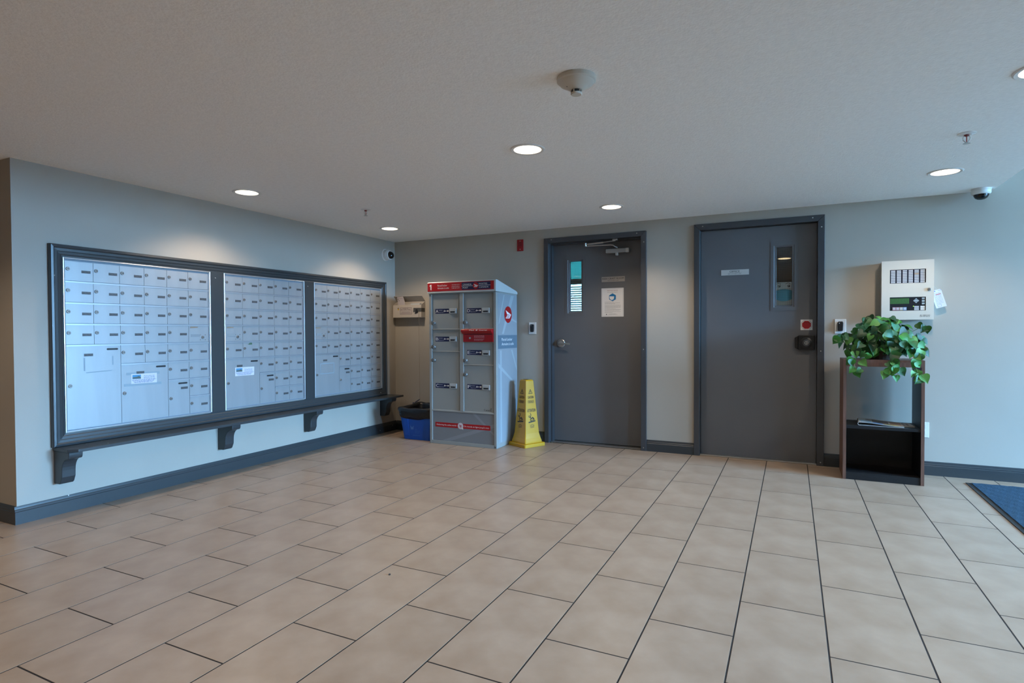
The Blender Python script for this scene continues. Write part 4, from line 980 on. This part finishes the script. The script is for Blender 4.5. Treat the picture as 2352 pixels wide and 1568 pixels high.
# ------------------------------------------------------------------ ivy plant
pl = thing('ivy_plant', 'bushy trailing green ivy standing on top of the bookcase', 'plant', (4.72, -.24, bz))
g = G(); g.lathe([(.085,bz+.0005),(.11,bz+.09),(.105,bz+.09),(.08,bz+.07)], 4.72, -.235, n=24, cap1=True); build('pot', g, mat('pot_brown','4a3628',.7), pl)
def leafmat(n, c):
    m = mat(n, c, .38, var=.22, vscale=26, bump=.3, bscale=60); return m
LM = [leafmat('leaf_deep','123a14'), leafmat('leaf_mid','1c551b'), leafmat('leaf_fresh','2e7722'), leafmat('leaf_pale','558f40'), leafmat('leaf_dusty','37704f')]
half = [(0,.03),(.17,-.03),(.36,.02),(.48,.17),(.47,.36),(.37,.55),(.23,.73),(.09,.90),(0,1.05)]
LEAF = []
for mi, m in enumerate(LM):
    for cup in (.10, -.04):
        vs_, fs_ = [], []; n = len(half)
        def zc(x, y): return abs(x)*(.30+cup) - .35*(y-.35)**2*(1 if cup > 0 else .5) + .02*math.sin(9*y)*abs(x)
        mid = [(0, y) for x, y in half]
        for x, y in half: vs_.append((x, y, zc(x, y)))
        for x, y in half: vs_.append((-x, y, zc(x, y)))
        for x, y in half: vs_.append((0, max(0, min(1.02, y)), zc(0, y)))
        for k in range(n-1):
            fs_ += [(2*n+k, k, k+1, 2*n+k+1), (2*n+k, 2*n+k+1, n+k+1, n+k)]
        me = bpy.data.meshes.new('leaf'); me.from_pydata(vs_, [], fs_); me.materials.append(m); me.shade_smooth(); LEAF.append(me)
rl = random.Random(31)
def leaf(p, nrm, tip, size, k=None):
    k = rl.choices(range(10), [3,3,4,4,3,3,1.4,1.4,1.6,1.6])[0] if k is None else k
    o = bpy.data.objects.new('leaf', LEAF[k]); COL.objects.link(o); o.parent = pl
    z = Vector(nrm).normalized(); y = Vector(tip); y = (y - z*y.dot(z)).normalized(); x = y.cross(z)
    m = Matrix((x, y, z)).transposed().to_4x4()
    base = Vector(p) - y*size*.45
    o.matrix_basis = Matrix.Translation(base - W[pl]) @ m @ Matrix.Scale(size, 4); W[o] = base
stems = G(); cnt = 0; tries = 0
pc = Vector((4.725, -.235, 1.005))
while cnt < 215 and tries < 9000:
    tries += 1
    th = rl.uniform(0, 2*PI); ph = math.asin(rl.uniform(-.45, 1))
    d = Vector((math.cos(th)*math.cos(ph), math.sin(th)*math.cos(ph), math.sin(ph)))
    if d.y > .5: continue
    rad = rl.uniform(.50, 1.05)
    p = pc + Vector((d.x*.275, d.y*.185, d.z*.185))*rad
    # broken outline: lower on the sides, two humps
    p.z += .03*math.cos((p.x-4.72)*14)
    if p.z < bz+.035 and p.y > by0-.02: continue
    if p.y > -.06 or p.z > 1.225 or p.x < 4.44 or p.x > 5.0: continue
    nrm = (d + Vector((rl.uniform(-.5,.5), rl.uniform(-.9,.1)-.2, rl.uniform(-.3,.6)))).normalized()
    tip = Vector((d.x*.7+rl.uniform(-.6,.6), rl.uniform(-.4,.2), -.5+rl.uniform(-.5,.5)))
    leaf(p, nrm, tip, rl.uniform(.050, .078)); cnt += 1
    if cnt % 3 == 0:
        b0 = Vector((4.72+rl.uniform(-.05,.05), -.235+rl.uniform(-.04,.04), bz+.08)); mid = (b0+p)/2+Vector((0,0,.05)); stems.tube([b0, mid, p], .0016, 5)
for k in range(34):
    p = Vector((rl.uniform(4.53, 4.95), rl.uniform(-.415, -.34), rl.uniform(bz+.035, bz+.12)))
    leaf(p, (rl.uniform(-.6,.6), -1, rl.uniform(-.1,.8)), (rl.uniform(-.9,.9), -.2, -.7), rl.uniform(.048,.072))
vines = [[(4.57,-.36,.99),(4.53,-.41,.95),(4.52,-.435,.89),(4.535,-.445,.83),(4.55,-.445,.80)],
         [(4.60,-.38,.97),(4.59,-.425,.93),(4.585,-.44,.88)],
         [(4.79,-.36,.98),(4.785,-.42,.93),(4.765,-.445,.87),(4.735,-.452,.82),(4.715,-.455,.795)],
         [(4.80,-.40,.96),(4.79,-.44,.88),(4.775,-.46,.83),(4.80,-.465,.815),(4.785,-.468,.775)],
         [(4.88,-.36,.98),(4.895,-.43,.93),(4.90,-.455,.87),(4.915,-.46,.82),(4.945,-.465,.79),(4.92,-.468,.765)],
         [(4.55,-.28,1.04),(4.47,-.31,1.06),(4.43,-.33,1.055),(4.415,-.335,1.045)],
         [(4.62,-.22,1.12),(4.62,-.24,1.19),(4.65,-.25,1.21)], [(4.90,-.24,1.10),(4.96,-.27,1.14),(5.0,-.28,1.125)], [(4.93,-.28,1.02),(4.97,-.30,.98),(4.985,-.31,.955)]]
for vn in vines:
    stems.tube(vn, .0018, 5)
    for i in range(1, len(vn)):
        for rep in range(2 if i < len(vn)-1 else 1):
            p = Vector(vn[i]) + Vector((rl.uniform(-.03,.03), rl.uniform(-.012,.0), rl.uniform(-.012,.012)))
            if i == len(vn)-1: p = Vector(vn[i])
            low = p.z < .92
            leaf(p, (rl.uniform(-.5,.5), -1, rl.uniform(-.1,.6)), (rl.uniform(-.9,.9), 0, -.8), rl.uniform(.050,.072), rl.choice([2,3,4,5,6,7,4,5]) if low else None)
build('stems', stems, mat('stem_green','6a7a3c',.6), pl)

# ------------------------------------------------------------------ entrance mat
mt = thing('floor_mat', 'blue carpet entrance mat with black rubber edge at the right', 'mat', (6.2, -1.2, 0))
build('mat_border', G().box(5.255, 7.1, -2.4, -.182, .0003, .005), RUBBER, mt, bevel=.002)
g = G(); nx, ny = 60, 70; vs_, fs_ = [], []
for j in range(ny+1):
    for i in range(nx+1): vs_.append((5.287+(7.07-5.287)*i/nx, -2.37+(2.37-.19)*j/ny, .009+.0012*math.sin(i*2.1+j*1.3)))
for j in range(ny):
    for i in range(nx): k = j*(nx+1)+i; fs_.append((k,k+1,k+nx+2,k+nx+1))
g.add(vs_, fs_); build('carpet_pile', g, MATBL, mt, recalc=False)
g = G(); g.lathe([(.004,0.0003),(.006,.003),(.003,.006)], 2.435, -3.271, n=7); crumb = tag(build('floor_crumb', g, mat('crumb','2e2219',.8)), 'tiny dark crumb on a floor tile', 'crumb')

# ------------------------------------------------------------------ ceiling fittings
LNAMES = ['downlight nearest the room corner, above the right mailbox panel', 'downlight in front of the left and middle mailbox panels', 'downlight in front of the craft room door', 'downlight nearest the smoke detector', 'downlight near the ceiling camera at the right', 'downlight cut by the right edge of the picture']
for k, (x, y) in enumerate(LIGHTS):
    lab = 'round recessed ceiling ' + LNAMES[k] if k < 6 else 'round recessed ceiling downlight outside the picture, ' + ['left of the viewer', 'above the viewer', 'right of the viewer', 'behind the viewer at the left', 'behind the viewer', 'behind the viewer at the right', 'in the corridor at the left'][k-6]
    o = thing('downlight', lab, 'downlight', (x, y, H), 'recessed ceiling downlights')
    build('trim_ring', G(FC(H)).lathe([(.0985,.0003),(.0985,.003),(.092,.0065),(.078,.004),(.074,-.012),(.0795,-.012),(.0795,.0003)], x, -y, n=40, cap0=False, cap1=False), TRIMWH, o, smooth=False)
    build('reflector', G(FC(H)).lathe([(.074,-.0125),(.068,-.050),(.072,-.050),(.079,-.0125)], x, -y, n=40, cap0=False, cap1=False), TRIMWH, o, smooth=True)
    build('lens', G(FC(H)).lathe([(.0685,-.046),(.0685,-.0475)], x, -y, n=40), LENS, o)
    ld = bpy.data.lights.new('lamp', 'SPOT'); ld.energy = LAMP_W; ld.color = LAMP_COL; ld.spot_size = math.radians(130); ld.spot_blend = .55; ld.shadow_soft_size = .045
    lob = bpy.data.objects.new('lamp', ld); COL.objects.link(lob); place(lob, (x, y, H-.008), o)
# smoke detector
x, y = 3.318, -3.176
o = thing('smoke_detector', 'cream round smoke detector on the ceiling', 'smoke detector', (x, y, H))
f = FC(H); DET = mat('detector_cream', 'c9c1b2', .42)
build('base_ring', G(f).lathe([(.078,.0003),(.079,.016),(.074,.020)], x, -y, n=44, cap0=False), DET, o, smooth=False)
build('dome', G(f).lathe([(.073,.0202),(.066,.029),(.052,.036),(.050,.037),(.040,.042),(.029,.050),(.022,.052)], x, -y, n=44, cap0=False), DET, o, smooth=True)
build('vent', G(f).lathe([(.020,.052),(.020,.062)], x, -y, n=24, cap0=False), BLACK, o)
for k in range(5):
    t = 2*PI*k/5+.5; build('vent_rib', G(f).box(x+.0205*math.cos(t)-.0022, x+.0205*math.cos(t)+.0022, -y+.0205*math.sin(t)-.0022, -y+.0205*math.sin(t)+.0022, .0515, .0625), DET, o)
build('vent_cap', G(f).lathe([(.0225,.0625),(.0235,.066),(.020,.070)], x, -y, n=28, cap0=False), DET, o)
build('test_hole', G(f).lathe([(.002,.0405),(.002,.0425)], x-.030, -y+.028, n=8, cap0=False), BLACK, o)
# sprinklers
def sprinkler(x, y, lab):
    o = thing('fire_sprinkler', lab, 'sprinkler', (x, y, H), 'ceiling sprinklers')
    build('escutcheon', G(f).lathe([(.041,.0003),(.040,.003),(.022,.007),(.012,.007)], x, -y, n=30, cap0=False), TRIMWH, o)
    build('socket', G(f).lathe([(.012,.007),(.012,.014)], x, -y, n=14, cap0=False), mat('socket_red','7a2a20',.5) if 'socket_red' not in bpy.data.materials else bpy.data.materials['socket_red'], o)
    for s_ in (-1, 1): build('frame_arm', G(f).tube([(x+s_*.010,-y,.012),(x+s_*.016,-y,.022),(x+s_*.015,-y,.034),(x+s_*.003,-y,.046)], .003, 6), WHITE, o)
    build('glass_bulb', G(f).tube([(x,-y,.014),(x,-y,.044)], .0022, 6), mat('bulb_red','a0201c',.2) if 'bulb_red' not in bpy.data.materials else bpy.data.materials['bulb_red'], o)
    g = G(f); g.lathe([(.004,.046),(.005,.050),(.017,.051),(.017,.0525)], x, -y, n=16, cap0=False); build('deflector', g, STEEL, o)
sprinkler(.888, -1.561, 'ceiling fire sprinkler above the middle mailbox panel')
sprinkler(4.929, -1.63, 'ceiling fire sprinkler near the right edge')
# dome cameras
x, y = 5.350, -.100
o = thing('dome_camera', 'white dome security camera on the ceiling at the right', 'camera', (x, y, H))
build('mount', G(f).lathe([(.060,.0003),(.060,.012),(.058,.014),(.058,.034),(.052,.042),(.046,.043)], x, -y, n=36, cap0=False), WHITE, o)
build('dome', G(f).lathe([(.0455,.043),(.044,.054),(.036,.068),(.022,.077),(.006,.080),(.0,.0801)], x, -y, n=36, cap0=False, cap1=False), DOME, o, smooth=True)
cy_, cz_ = -.172, 1.985
o = thing('dome_camera', 'white dome security camera on the mailbox wall beside the corner', 'camera', (0, cy_, cz_))
fl_ = FL(0)
build('wall_base', G(fl_).lathe([(.066,.0005),(.066,.006),(.060,.010),(.056,.046),(.050,.050)], cy_, cz_, n=36, cap0=False), WHITE, o)
tl = math.radians(18)
def tiltf(a, b, c):
    a -= cy_; b -= cz_; return (.046+c*math.cos(tl)-(-b)*0 - b*math.sin(tl)*-.0 + 0, cy_+a+c*math.sin(tl)*.3, cz_+b-c*math.sin(tl)*.5)
build('collar', G(tiltf).lathe([(.050,.0),(.054,.012),(.050,.022),(.043,.024)], cy_, cz_, n=36, cap0=False), WHITE, o)
build('dome', G(tiltf).lathe([(.042,.024),(.040,.036),(.031,.050),(.016,.060),(.0,.063)], cy_, cz_, n=36, cap0=False, cap1=False), DOME, o, smooth=True)
